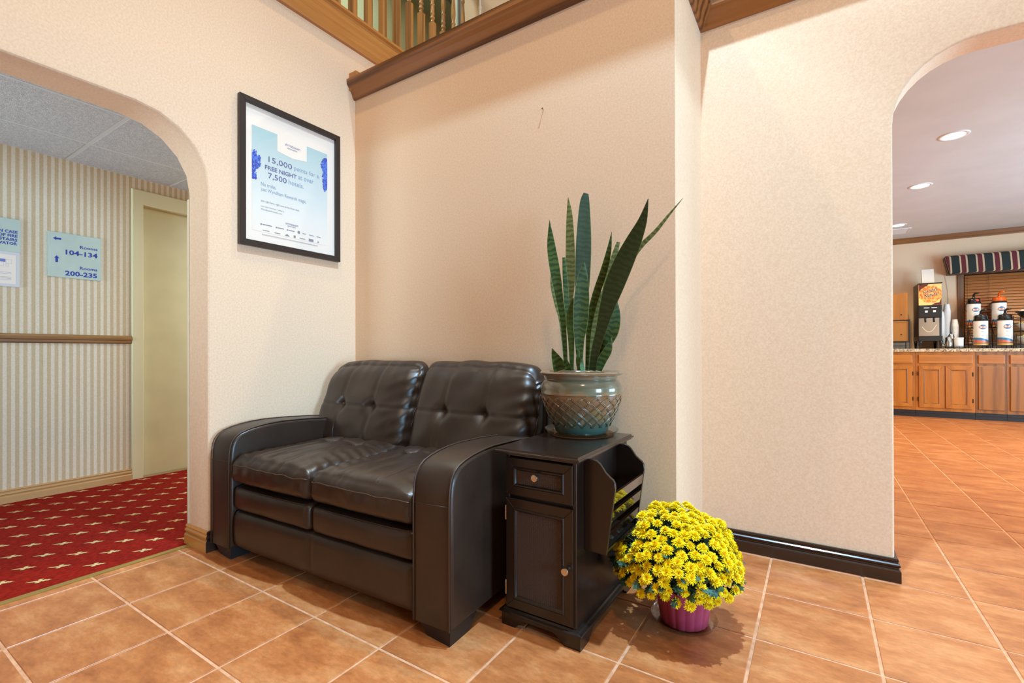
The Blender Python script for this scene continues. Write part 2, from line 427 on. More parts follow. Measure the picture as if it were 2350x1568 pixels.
m_ug = mottled('gallery_ceiling_paint', srgb(150, 152, 140), srgb(162, 163, 150), 40, 0.8, 0.05)
bm = BM(); box(bm, -4.40, XL, -3.0, 6.2, 5.42, 5.5)
cg = struct('ceiling', bm, m_ug, 'grey panelled ceiling of the upstairs gallery')
bm = BM()
for y in (0.6, 1.8, 3.0, 4.2, 5.4): box(bm, -4.3, XL, y - 0.012, y + 0.012, 5.412, 5.42)
for x in (-3.9, -3.3, -2.7): box(bm, x - 0.012, x + 0.012, -3.0, 6.2, 5.411, 5.42)
obj('ceiling_grid', bm, flat('grid_grey', srgb(120, 122, 112), 0.6), cg)
bm = BM(); box(bm, -2.57, 3.6, 3.2, 3.3, 2.655, 5.5); struct('wall_upper', bm, WALLP, 'beige papered wall high above the sofa wall crown')
bm = BM(); box(bm, XS, 3.6, YR + 0.10, 3.21, 2.664, 5.5); struct('wall_upper', bm, WALLP, 'beige papered wall rising above the recess crown')
bm = BM(); box(bm, -2.655, -2.615, 3.19, 3.31, 3.04, 5.42); struct('trim_5', bm, flat('cream_post', srgb(206, 200, 176), 0.5), 'pale post at the end of the gallery')
bm = BM(); box(bm, -2.615, -2.57, 3.21, 3.30, 3.04, 5.42); struct('trim_6', bm, flat('brown_edge', srgb(120, 100, 76), 0.5), 'brown edge strip beside the pale gallery post')  # plain dark brown strip
t = thing('conduit', 'thin pale conduit pipe running up the high beige wall', 'pipe', (-2.365, 3.19, 2.66))
bm = BM(); tube(bm, [(-2.365, 3.19, 2.66), (-2.365, 3.19, 5.4)], 0.011, 10); CREAM = flat('cream_paint', srgb(226, 206, 178), 0.5); obj('pipe', bm, CREAM, t, True)
bm = BM(); tube(bm, [(-2.365, 3.19, 3.83), (-2.365, 3.19, 3.86)], 0.0145, 10); obj('coupling', bm, CREAM, t)
bm = BM(); box(bm, XL, 3.6, -3.0, 3.3, 5.5, 5.56); struct('ceiling', bm, flat('lobby_ceiling_paint', srgb(226, 214, 196), 0.8), 'high lobby ceiling')

# --- baseboards
bb = [(0.0, 0.0), (0.020, 0.0), (0.020, 0.046), (0.017, 0.051), (0.012, 0.054), (0.013, 0.060), (0.018, 0.066), (0.017, 0.072), (0.010, 0.078), (0.010, 0.083), (0.014, 0.087), (0.010, 0.095), (0.0, 0.095)]
bm = BM(); profile_run(bm, bb, [(XS + 0.001, YR), (XE, YR), (XE, YR + 0.135), (-0.4, YR + 0.135)]); o = struct('baseboard_right', bm, DARKTRIM, 'dark moulded baseboard round the recessed wall')
bm = BM(); profile_run(bm, bb, [(XL, YP), (XS, YP), (XS, YR - 0.02)]); struct('baseboard_back', bm, DARKTRIM, 'dark moulded baseboard behind the loveseat')
bm = BM(); profile_run(bm, bb, [(XL, 1.113), (XL, YP)])
for v in bm.verts:
    if v.co.y < 1.2: v.co.y = 1.113 - max(0, (v.co.x - XL))
struct('baseboard_left', bm, DARKTRIM, 'dark moulded baseboard on the left wall beside the loveseat')
bm = BM(); profile_run(bm, bb, [(XI - 0.0, 1.113), (XL, 1.113)][::-1])
for v in bm.verts:
    if v.co.y > 1.1131: v.co.y = 2 * 1.113 - v.co.y
    if v.co.x > -2.5: v.co.x = XL + max(0, (1.113 - v.co.y))
bmesh.ops.recalc_face_normals(bm, faces=bm.faces[:])
OAKBB = oak('oak_baseboard', 'x', srgb(196, 138, 66), srgb(170, 112, 48), 1.0, 0.35, 0.3)
struct('baseboard_jamb', bm, OAKBB, 'golden oak baseboard on the jamb of the corridor arch')
# metal corner guard up the back of the jamb
bm = BM(); box(bm, XI - 0.004, XI + 0.012, 1.108, 1.113, 0.095, 1.72, 0.001); struct('trim_7', bm, flat('corner_guard', srgb(214, 196, 168), 0.5), 'narrow pale corner guard on the arch jamb')

# --- corridor: striped wall, chair rail, baseboard, door, ceiling of lay-in tiles
m, nt, b = newmat('striped_wallpaper')
g = nt.nodes.new('ShaderNodeNewGeometry'); sp = nt.nodes.new('ShaderNodeSeparateXYZ'); nt.links.new(g.outputs['Position'], sp.inputs[0])
mu = nt.nodes.new('ShaderNodeMath'); mu.operation = 'MULTIPLY'; mu.inputs[1].default_value = 1 / 0.0372; nt.links.new(sp.outputs['Y'], mu.inputs[0])
fr = nt.nodes.new('ShaderNodeMath'); fr.operation = 'FRACT'; nt.links.new(mu.outputs[0], fr.inputs[0])
r = ramp(nt, [(0.0, srgb(196, 174, 138)), (0.44, srgb(196, 174, 138)), (0.52, srgb(220, 206, 182)), (0.92, srgb(220, 206, 182)), (1.0, srgb(196, 174, 138))])
nt.links.new(fr.outputs[0], r.inputs['Fac'])
n = N(nt, 'ShaderNodeTexNoise'); n.inputs['Scale'].default_value = 140; n.inputs['Detail'].default_value = 3; nt.links.new(pos(nt), n.inputs['Vector'])
r2 = ramp(nt, [(0.3, (0.9, 0.9, 0.9)), (0.7, (1.04, 1.04, 1.04))]); nt.links.new(n.outputs['Fac'], r2.inputs['Fac'])
mx = nt.nodes.new('ShaderNodeMix'); mx.data_type = 'RGBA'; mx.blend_type = 'MULTIPLY'; mx.inputs[0].default_value = 1
nt.links.new(r.outputs['Color'], mx.inputs[6]); nt.links.new(r2.outputs['Color'], mx.inputs[7]); nt.links.new(mx.outputs[2], b.inputs['Base Color'])
b.inputs['Roughness'].default_value = 0.6
STRIPE = m
DY0, DY1, DZ = 1.488, 2.36, 2.085
bm = BM(); pts = [(-3.0, 0), (DY0, 0), (DY0, DZ), (DY1, DZ), (DY1, 0), (4.6, 0), (4.6, 2.9), (-3.0, 2.9)]
prism(bm, pts, 'x', XC - 0.12, XC)
struct('wall_corridor', bm, STRIPE, 'tan and cream striped corridor wall')
IVORY = flat('ivory_paint', srgb(214, 206, 168), 0.42); IVORYD = mottled('ivory_door_paint', srgb(206, 200, 164), srgb(212, 206, 170), 6, 0.38, 0.02)
d1 = thing('door_1', 'pale ivory flush door set in an ivory frame on the striped wall', None, (XC, DY0, 0)); d1['kind'] = 'structure'
bm = BM(); prism(bm, [(DY0 - 0.062, 0), (DY0 + 0.010, 0), (DY0 + 0.010, DZ - 0.010), (DY1 - 0.010, DZ - 0.010), (DY1 - 0.010, 0), (DY1 + 0.062, 0), (DY1 + 0.062, DZ + 0.1), (DY0 - 0.062, DZ + 0.1)], 'x', XC - 0.118, XC + 0.018, 0.004, 1); obj('door_frame', bm, IVORY, d1)
bm = BM(); box(bm, XC - 0.10, XC - 0.050, DY0 + 0.0105, DY1 - 0.0105, 0.006, DZ - 0.0105, 0.001); obj('door_leaf', bm, IVORYD, d1)
rail = [(0, 1.018), (0.010, 1.018), (0.016, 1.026), (0.016, 1.040), (0.024, 1.046), (0.026, 1.058), (0.018, 1.064), (0.018, 1.072), (0.010, 1.078), (0, 1.078)]
OAKRAIL = oak('oak_rail', 'y', srgb(156, 112, 62), srgb(108, 72, 36))
bm = BM(); profile_run(bm, rail, [(XC, -3.0), (XC, DY0 - 0.062)]); struct('trim_8', bm, OAKRAIL, 'oak chair rail along the striped corridor wall')
OAKBC = oak('oak_baseboard_corridor', 'y', srgb(190, 148, 96), srgb(160, 116, 70))
bm = BM(); profile_run(bm, [(o, z * 0.92) for o, z in bb], [(XC, -3.0), (XC, DY0 - 0.062)]); struct('baseboard_corridor', bm, OAKBC, 'light oak baseboard of the striped corridor wall')
m_ct = mottled('acoustic_tile', srgb(172, 174, 176), srgb(200, 200, 200), 90, 0.9, 0.0)
nt = m_ct.node_tree; b = nt.nodes['Principled BSDF']
vo = N(nt, 'ShaderNodeTexNoise'); vo.inputs['Scale'].default_value = 210; vo.inputs['Detail'].default_value = 2; nt.links.new(pos(nt), vo.inputs['Vector'])
bump(nt, b, vo.outputs['Fac'], 0.6, 0.003)
bm = BM(); box(bm, XC, XI, -3.0, 4.6, 2.285, 2.33); cc = struct('ceiling', bm, flat('plenum', srgb(120, 120, 120), 0.9), 'lay-in tile ceiling of the corridor')
gx = [XC, -3.86, -3.245, XI]; gy = [1.058 + 0.605 * k for k in range(-7, 7)]
ctm = {}
for i in range(3):
    for j in range(len(gy) - 1):
        x0, x1, y0, y1 = gx[i] + 0.011, gx[i + 1] - 0.011, gy[j] + 0.011, gy[j + 1] - 0.011
        if y1 < -0.6 or y0 > 2.9: continue
        if i not in ctm:
            bt = BM(); box(bt, -(x1 - x0) / 2, (x1 - x0) / 2, -(y1 - y0) / 2, (y1 - y0) / 2, 0, 0.014, 0.002, 1); me = D.meshes.new('ceiling_tile'); bt.to_mesh(me); bt.free(); me.materials.append(m_ct); ctm[i] = me
        o = obj('ceiling_tile', ctm[i], None, cc, local=True); o.location = ((x0 + x1) / 2, (y0 + y1) / 2, 2.272 + random.uniform(-0.001, 0.001))
        o.rotation_euler = (random.uniform(-0.002, 0.002), random.uniform(-0.002, 0.002), 0)
bm = BM()
for x in gx: box(bm, x - 0.012, x + 0.012, -3.0, 4.6, 2.2725, 2.285)
for y in gy: box(bm, XC, XI, y - 0.012, y + 0.012, 2.2728, 2.285)
obj('ceiling_grid', bm, flat('grid_white', srgb(196, 198, 198), 0.5), cc)
bm = BM(); box(bm, -4.4, -2.6, 4.6, 4.7, 0, 2.9); struct('wall_corridor_end', bm, STRIPE, 'striped end wall of the corridor')

# ------------------------------------------------------------------ loveseat
def leather(name, c, rough=0.36):
    m, nt, b = newmat(name)
    n = N(nt, 'ShaderNodeTexNoise'); n.inputs['Scale'].default_value = 9; n.inputs['Detail'].default_value = 4; nt.links.new(pos(nt), n.inputs['Vector'])
    r = ramp(nt, [(0.3, tuple(x * 0.85 for x in c)), (0.7, tuple(x * 1.2 for x in c))]); nt.links.new(n.outputs['Fac'], r.inputs['Fac']); nt.links.new(r.outputs['Color'], b.inputs['Base Color'])
    b.inputs['Roughness'].default_value = rough; b.inputs['Specular IOR Level'].default_value = 0.5
    vo = N(nt, 'ShaderNodeTexVoronoi'); vo.inputs['Scale'].default_value = 420; nt.links.new(pos(nt), vo.inputs['Vector'])
    bump(nt, b, vo.outputs['Distance'], 0.12, 0.001)
    return m
LEATHER = leather('brown_leather', srgb(47, 33, 24))
THREAD = flat('seam_thread', srgb(66, 46, 34), 0.45)
BLACKWOOD = flat('black_leg', srgb(26, 22, 22), 0.45)
SX, SY = -1.6975, 1.135                      # loveseat centre in x, front in y
SRZ = math.radians(2.1)
sofa = thing('loveseat', 'dark brown leather loveseat with tufted cushions in the corner under the framed poster', 'sofa', (SX, SY, 0), SRZ)
HW = 0.7175                                 # half width; local coordinates: x across, y back from the front, z up
def sobj(name, bm, m, parent=None, smooth=True):
    p = parent or sofa
    o = obj(name, bm, m, p, smooth, local=True); return o
def rounded(h, r, n, deform=None):
    """rounded cushion block with half sizes h, elliptic corner radii r and n cells per axis, then deform(p, u)"""
    bm = BM(); vd = {}
    def vert(i, j, k):
        key = (i, j, k)
        if key not in vd:
            u = Vector((2 * i / n[0] - 1, 2 * j / n[1] - 1, 2 * k / n[2] - 1))
            p = Vector((u.x * h[0], u.y * h[1], u.z * h[2]))
            q = Vector([max(-(h[a] - r[a]), min(h[a] - r[a], p[a])) for a in range(3)])
            d = Vector([(p[a] - q[a]) / r[a] for a in range(3)])
            if d.length > 1e-6:
                d.normalize(); p = q + Vector([d[a] * r[a] for a in range(3)])
            if deform: p = deform(p, u)
            vd[key] = bm.verts.new(p)
        return vd[key]
    nx, ny, nz = n
    for i in range(nx):
        for j in range(ny):
            bm.faces.new([vert(i, j, 0), vert(i, j + 1, 0), vert(i + 1, j + 1, 0), vert(i + 1, j, 0)])
            bm.faces.new([vert(i, j, nz), vert(i + 1, j, nz), vert(i + 1, j + 1, nz), vert(i, j + 1, nz)])
    for i in range(nx):
        for k in range(nz):
            bm.faces.new([vert(i, 0, k), vert(i + 1, 0, k), vert(i + 1, 0, k + 1), vert(i, 0, k + 1)])
            bm.faces.new([vert(i, ny, k), vert(i, ny, k + 1), vert(i + 1, ny, k + 1), vert(i + 1, ny, k)])
    for j in range(ny):
        for k in range(nz):
            bm.faces.new([vert(0, j, k), vert(0, j, k + 1), vert(0, j + 1, k + 1), vert(0, j + 1, k)])
            bm.faces.new([vert(nx, j, k), vert(nx, j + 1, k), vert(nx, j + 1, k + 1), vert(nx, j, k + 1)])
    return bm
def gs(x, w): return math.exp(-(x / w) ** 2)
# arms: one upholstered slab each, with a piped seam on both faces and a band seam on the front
armprof = [(0.0, 0.052), (0.0, 0.44), (0.0015, 0.485), (0.006, 0.516), (0.014, 0.540), (0.030, 0.561), (0.055, 0.577), (0.090, 0.588), (0.135, 0.596), (0.19, 0.602), (0.26, 0.605), (0.40, 0.600), (0.56, 0.588), (0.76, 0.568), (0.76, 0.052)]
for s in (-1, 1):
    bm = BM(); x0, x1 = (HW - 0.165, HW) if s > 0 else (-HW, -HW + 0.165)
    prism(bm, armprof, 'x', x0, x1, 0.016, 3)
    arm = sobj('arm', bm, LEATHER); smooth_by_angle(arm, 50)
    for xx in (x0 + 0.007, x1 - 0.007):
        bm = BM(); tube(bm, [(xx, y - 0.002 * (1 if y < 0.2 else 0), z + (0.001 if y > 0.1 else 0)) for y, z in armprof[:-1]], 0.0028, 5)
        sobj('piping', bm, THREAD, arm)
    bm = BM(); tube(bm, [(x0 + 0.006, -0.0005, 0.447), ((x0 + x1) / 2, -0.001, 0.449), (x1 - 0.006, -0.0005, 0.452)], 0.0014, 5); sobj('seam', bm, THREAD, arm)
    for yy in (0.03, 0.72):
        bm = BM(); a, b_ = (x0 + 0.02, x1 - 0.008)
        vsb = [bm.verts.new(p) for p in [(a + 0.03, yy - 0.015 + 0.005, 0), (b_ - 0.004, yy - 0.022, 0), (b_ - 0.004, yy + 0.085, 0), (a + 0.03, yy + 0.085, 0), (a, yy - 0.024, 0.056), (b_, yy - 0.024, 0.056), (b_, yy + 0.125, 0.056), (a, yy + 0.125, 0.056)]]
        for f in ((3, 2, 1, 0), (4, 5, 6, 7), (0, 1, 5, 4), (1, 2, 6, 5), (2, 3, 7, 6), (3, 0, 4, 7)): bm.faces.new([vsb[i] for i in f])
        sobj('leg', bm, BLACKWOOD, None, False)
IX = HW - 0.165
# front rail and the upholstered decks above it
def rail_def(p, u):
    p.y -= 0.010 * (1 - u.z ** 2) * (1 if u.y < 0 else 0) * (1 - 0.85 * gs(u.x, 0.012))
    return p
bm = rounded((IX, 0.10, 0.092), (0.02, 0.035, 0.03), (60, 4, 12), lambda p, u: rail_def(p, u) + Vector((0, 0.115, 0.142)))
sobj('front_rail', bm, LEATHER)
for s in (-1, 1):
    def dd(p, u, s=s):
        p.y -= 0.010 * (1 - u.z ** 2) * (1 - u.x ** 4) * (1 if u.y < 0 else 0)
        w_ = noise.noise(Vector((p.x * 9 + s, 0.3, p.z * 3))) * 0.003
        return p + Vector((s * IX / 2, 0.115 + w_ * (1 if u.y < 0 else 0), 0.286))
    bm = rounded((IX / 2 - 0.002, 0.105, 0.056), (0.025, 0.028, 0.022), (30, 4, 8), dd)
    o = sobj('seat_deck', bm, LEATHER)
    bm = BM(); tube(bm, [(s * IX / 2 + (IX / 2 - 0.024) * t, 0.0125 + 0.006 * abs(t) ** 4, 0.334) for t in [k / 8 - 1 for k in range(17)]], 0.0018, 5); sobj('seam', bm, THREAD, o)
# seat cushions
def seat_def(s):
    def f(p, u):
        top = max(0.0, u.z)
        x, y = u.x, u.y
        crown = (1 - x ** 4) * (1 - 0.6 * max(0, -y) ** 4) * (1 - 0.3 * max(0, y) ** 4)
        p.z += 0.034 * crown * (0.35 + 0.65 * top) * (1 if u.z > -0.5 else 0)
        if u.z > 0.3:
            sx = 0.34; sy = 0.22
            g = 0.0
            for q in (-sx, sx):
                g += 0.0075 * gs(x - q, 0.022) * (0.5 + 0.5 * gs(y - sy, 0.9))
                g += 0.024 * gs(math.hypot((x - q) * 1.0, (y - sy) * 1.0), 0.10)
            g += 0.0075 * gs(y - sy, 0.022) * 0.9
            p.z -= g * min(1, (u.z - 0.3) / 0.4)
            wr_ = noise.noise(Vector((x * 5 + s * 3, y * 2.2, 0.4))) * 0.006 + noise.noise(Vector((x * 13 + y * 6, y * 4 - x * 3, s))) * 0.0022
            edge = max(abs(x), 0.0)
            p.z += wr_ + 0.006 * max(0, edge - 0.45) * math.sin(38 * y + 9 * x + s) * (1 if y < 0.4 else 0.4)
        if u.y < -0.5:
            p.y -= 0.020 * (1 - x * x) * (1 - 0.7 * u.z * u.z)
            p.y += noise.noise(Vector((x * 6 + s, u.z * 1.5, 2.0))) * 0.004
        if abs(u.x) > 0.9: p.x -= u.x * 0.0
        return p + Vector((s * IX / 2, 0.335, 0.412))
    return f
for s in (-1, 1):
    fd = seat_def(s)
    bm = rounded((IX / 2 - 0.001, 0.335, 0.060), (0.035, 0.045, 0.036), (64, 64, 14), fd)
    o = sobj('seat_cushion', bm, LEATHER)
    h, r = (IX / 2 - 0.001, 0.335, 0.060), (0.035, 0.045, 0.036)
    def surf(u, off=0.0):
        p = Vector((u.x * h[0], u.y * h[1], u.z * h[2]))
        q = Vector([max(-(h[a] - r[a]), min(h[a] - r[a], p[a])) for a in range(3)])
        d = Vector([(p[a] - q[a]) / r[a] for a in range(3)])
        if d.length > 1e-6:
            d.normalize(); p = q + Vector([d[a] * r[a] for a in range(3)])
        return fd(p, u)
    bm = BM(); tube(bm, [surf(Vector((-0.97 + 1.94 * k / 40, -1.0, 0.42))) + Vector((0, -0.0005, 0)) for k in range(41)], 0.0028, 5); sobj('piping', bm, THREAD, o)
    for q in (-0.34, 0.34):
        bm = BM(); tube(bm, [surf(Vector((q, -0.93 + 1.8 * k / 40, 1.0))) + Vector((0, 0, 0.0002)) for k in range(41)], 0.0017, 4); sobj('seam', bm, THREAD, o)
    bm = BM(); tube(bm, [surf(Vector((-0.95 + 1.9 * k / 40, 0.22, 1.0))) + Vector((0, 0, 0.0002)) for k in range(41)], 0.0017, 4); sobj('seam', bm, THREAD, o)
# back cushions: rolled top, outer top corner well rounded, leaning back
def back_def(s):
    def f(p, u):
        x, z = u.x, u.z
        front = u.y < 0
        puff = (1 - x ** 4) * (1 - 0.5 * z ** 4)
        if front: p.y -= 0.045 * puff * (1 - 0.4 * max(0, z))
        # pinch the far lower corner for the arm and round the outer upper corner
        g = 0.0
        if front:
            for q in (-0.36, 0.30):
                g += 0.008 * gs(x - q, 0.020) * (1.0 if z > -0.98 else 0)
                g += 0.026 * gs(math.hypot(x - q, (z - 0.02) * 0.75), 0.095)
            g += 0.009 * gs(z - 0.02, 0.018)
            p.y += g
            p.y += noise.noise(Vector((x * 2.6 + s * 5, z * 2.4, 1.0))) * 0.010
            p.y += 0.006 * max(0, x - 0.45) * math.sin(24 * z - 12 * x) + 0.004 * max(0, z - 0.5) * math.sin(30 * x)
        if z > 0.5:
            p.z += noise.noise(Vector((x * 3 + s * 2, 0.0, 4.0))) * 0.008
        if s * x > 0.3 and z > 0:
            p.z -= 0.055 * ((s * x - 0.3) / 0.7) ** 2.6 * z
        if z < -0.2 and s * x > 0.4:
            p.x -= s * 0.05 * (-z - 0.2)
        # lean
        p.y += (0.36 - 0.13 * (u.y + 1)) * p.z
        return p + Vector((s * 0.353, 0.683, 0.660))
    return f
bh, br = (0.351, 0.095, 0.245), (0.075, 0.08, 0.10)
for s in (-1, 1):
    fd = back_def(s)
    bm = rounded(bh, br, (64, 16, 56), fd)
    o = sobj('back_cushion', bm, LEATHER)
    def surfb(u):
        p = Vector((u.x * bh[0], u.y * bh[1], u.z * bh[2]))
        q = Vector([max(-(bh[a] - br[a]), min(bh[a] - br[a], p[a])) for a in range(3)])
        d = Vector([(p[a] - q[a]) / br[a] for a in range(3)])
        if d.length > 1e-6:
            d.normalize(); p = q + Vector([d[a] * br[a] for a in range(3)])
        return fd(p, u)
    for q in (-0.36, 0.30):
        bm = BM(); tube(bm, [surfb(Vector((q, -1.0, -0.95 + 1.93 * k / 50))) + Vector((0, -0.0004, 0)) for k in range(51)], 0.0017, 4); sobj('seam', bm, THREAD, o)
    bm = BM(); tube(bm, [surfb(Vector((-0.97 + 1.94 * k / 50, -1.0, 0.02))) + Vector((0, -0.0004, 0)) for k in range(51)], 0.0017, 4); sobj('seam', bm, THREAD, o)
    bm = BM(); tube(bm, [surfb(Vector((1.0, -0.55, -0.95 + 1.9 * k / 50))) + Vector((0.0006, 0, 0)) for k in range(51)], 0.0022, 4); sobj('piping', bm, THREAD, o)
bm = BM(); prism(bm, [(0.66, 0.08), (0.69, 0.80), (0.705, 0.825), (0.745, 0.825), (0.765, 0.80), (0.765, 0.08)], 'x', -HW + 0.01, HW + 0.004, 0.014, 2)
o = sobj('back_frame', bm, LEATHER); smooth_by_angle(o, 50)

# ------------------------------------------------------------------ side table with cane panels and magazine rack
ESP = oak('espresso_wood', 'z', srgb(28, 16, 10), srgb(20, 12, 7), 1.0, 0.33, 0.15, 0.35)
ESPT = oak('espresso_top', 'x', srgb(38, 26, 20), srgb(32, 21, 16), 1.0, 0.22, 0.5, 0.3)
NICKEL = flat('brushed_nickel', srgb(196, 184, 170), 0.28, 1.0)
m, nt, b = newmat('cane_weave')
v = pos(nt); sp = nt.nodes.new('ShaderNodeSeparateXYZ'); nt.links.new(v, sp.inputs[0])
def sinus(sock, k, ph=0.0):
    a = nt.nodes.new('ShaderNodeMath'); a.operation = 'MULTIPLY_ADD'; a.inputs[1].default_value = k; a.inputs[2].default_value = ph; nt.links.new(sock, a.inputs[0])
    s_ = nt.nodes.new('ShaderNodeMath'); s_.operation = 'SINE'; nt.links.new(a.outputs[0], s_.inputs[0]); return s_.outputs[0]
KX = 2 * PI / 0.0080
tri = sinus(sp.outputs['X'], KX); 
zz = nt.nodes.new('ShaderNodeMath'); zz.operation = 'MULTIPLY_ADD'; zz.inputs[1].default_value = 0.0022; nt.links.new(tri, zz.inputs[0]); nt.links.new(sp.outputs['Z'], zz.inputs[2])
hz = sinus(zz.outputs[0], 2 * PI / 0.0052)
r = ramp(nt, [(0.35, srgb(18, 11, 8)), (0.75, srgb(96, 66, 44))]); md = nt.nodes.new('ShaderNodeMath'); md.operation = 'MULTIPLY_ADD'; md.inputs[1].default_value = 0.5; md.inputs[2].default_value = 0.5
nt.links.new(hz, md.inputs[0]); nt.links.new(md.outputs[0], r.inputs['Fac']); nt.links.new(r.outputs['Color'], b.inputs['Base Color']); b.inputs['Roughness'].default_value = 0.45
bump(nt, b, md.outputs[0], 0.8, 0.002)
CANE = m
cab = thing('side_table', 'espresso side table with cane drawer and door and a slatted magazine rack', 'table', (-0.785, 1.62, 0))
CX0, CX1, CY0, CY1 = -0.915, -0.645, 1.388, 1.862
bm = BM(); prism(bm, [(-0.948, 1.350), (-0.622, 1.350), (-0.622, 1.878), (-0.948, 1.878)], 'z', 0.597, 0.6165)
es = [e for e in bm.edges if abs(e.verts[0].co.z - e.verts[1].co.z) < 1e-5]; bmesh.ops.bevel(bm, geom=es, offset=0.007, segments=3, affect='EDGES'); smooth_by_angle(obj('tabletop', bm, ESPT, cab), 40)
for x0, x1 in ((CX0, CX0 + 0.014), (CX1 - 0.014, CX1)):
    bm = BM(); box(bm, x0, x1, CY0 - 0.006, CY1, 0.055, 0.598, 0.0015, 1); obj('side_panel', bm, ESP, cab)
bm = BM(); box(bm, CX0 + 0.014, CX1 - 0.014, CY1 - 0.012, CY1, 0.055, 0.597); obj('back_panel', bm, ESP, cab)
bm = BM(); box(bm, CX0 + 0.014, CX1 - 0.014, CY0 + 0.006, CY1 - 0.012, 0.440, 0.452); box(bm, CX0 + 0.014, CX1 - 0.014, CY0 + 0.006, CY1 - 0.012, 0.055, 0.066); box(bm, CX0 + 0.014, CX1 - 0.014, CY0 + 0.008, CY0 + 0.016, 0.586, 0.597); tag(obj('carcass', bm, ESP, cab), kind='stuff')
def framed_front(name, x0, x1, z0, z1, fw, y0, t):
    """mitred frame round a recessed cane panel, front face at y0"""
    root = None
    quad = [((x0, z0), (x1, z0), (x1 - fw, z0 + fw), (x0 + fw, z0 + fw)), ((x1, z0), (x1, z1), (x1 - fw, z1 - fw), (x1 - fw, z0 + fw)), ((x1, z1), (x0, z1), (x0 + fw, z1 - fw), (x1 - fw, z1 - fw)), ((x0, z1), (x0, z0), (x0 + fw, z0 + fw), (x0 + fw, z1 - fw))]
    bm = BM()
    for q in quad: prism(bm, list(q), 'y', y0, y0 + t, 0.0009, 1)
    root = obj(name, bm, ESP, cab)
    # ogee lip inside the frame
    bm = BM(); i0, i1, j0, j1 = x0 + fw, x1 - fw, z0 + fw, z1 - fw
    steps = [(0.0, 0.0), (0.003, -0.003), (0.007, -0.002), (0.010, 0.004), (0.014, 0.007)]
    rings = [[bm.verts.new((a, y0 + d, c)) for a, c in ((i0 + o_, j0 + o_), (i1 - o_, j0 + o_), (i1 - o_, j1 - o_), (i0 + o_, j1 - o_))] for o_, d in steps]
    for A, B in zip(rings, rings[1:]):
        for k in range(4): bm.faces.new([A[k], A[(k + 1) % 4], B[(k + 1) % 4], B[k]])
    obj('lip_moulding', bm, ESP, root)
    bm = BM(); box(bm, i0 + 0.012, i1 - 0.012, y0 + 0.006, y0 + 0.010, j0 + 0.012, j1 - 0.012); obj('cane_panel', bm, CANE, root)
    return root
def knob(parent, x, y, z, r=0.0125):
    bm = BM(); prof = [(0.0045, 0), (0.0045, 0.010), (0.009, 0.014), (r, 0.018), (r, 0.021), (r * 0.9, 0.0235), (0, 0.0245)]
    lathe(bm, prof, n=24)
    bmesh.ops.rotate(bm, verts=bm.verts[:], matrix=Matrix.Rotation(PI / 2, 3, 'X')); bmesh.ops.translate(bm, verts=bm.verts[:], vec=(x, y, z))
    o = obj('knob', bm, NICKEL, parent); smooth_by_angle(o, 50); return o
drawer = framed_front('drawer', CX0 + 0.003, CX1 - 0.012, 0.456, 0.584, 0.030, CY0 - 0.012, 0.018)
knob(drawer, -0.787, CY0 - 0.010, 0.530)
doorp = framed_front('door', CX0 + 0.003, CX1 - 0.010, 0.064, 0.443, 0.032, CY0 - 0.012, 0.018)
knob(doorp, CX1 - 0.030, CY0 - 0.012, 0.248)
for z in (0.365, 0.105):
    bm = BM(); tube(bm, [(CX0 + 0.001, CY0 - 0.009, z), (CX0 + 0.001, CY0 - 0.009, z + 0.05)], 0.0035, 8)
    for q in (0.012, 0.025, 0.038): tube(bm, [(CX0 + 0.001, CY0 - 0.009, z + q), (CX0 + 0.001, CY0 - 0.009, z + q + 0.001)], 0.0042, 8)
    tag(obj('hinge', bm, NICKEL, doorp), kind='stuff')
# moulded base with bracket feet
bm = BM(); pr = [(-0.01, 0.044), (0.020, 0.044), (0.022, 0.047), (0.021, 0.050), (0.012, 0.053), (0.008, 0.058), (0.0, 0.060), (-0.01, 0.060)]
profile_run(bm, pr, [(CX0, CY1), (CX0, CY0), (CX1, CY0), (CX1, CY1)]); obj('base_moulding', bm, ESP, cab)
def bracket(a0, a1):
    f = 0.055
    return [(a0, 0), (a0 + f, 0), (a0 + f + 0.004, 0.008), (a0 + f + 0.012, 0.013), (a0 + f + 0.022, 0.016), (a0 + f + 0.032, 0.026), (a0 + f + 0.046, 0.031), (a1 - f - 0.046, 0.031), (a1 - f - 0.032, 0.026), (a1 - f - 0.022, 0.016), (a1 - f - 0.012, 0.013), (a1 - f - 0.004, 0.008), (a1 - f, 0), (a1, 0), (a1, 0.046), (a0, 0.046)]
bm = BM(); prism(bm, bracket(CX0 - 0.012, CX1 + 0.016), 'y', CY0 - 0.016, CY0 - 0.002); obj('front_apron', bm, ESP, cab)
for x in (CX0 - 0.012, CX1 + 0.002):
    bm = BM(); prism(bm, bracket(CY0 - 0.002, CY1), 'x', x, x + 0.014); obj('side_apron', bm, ESP, cab)
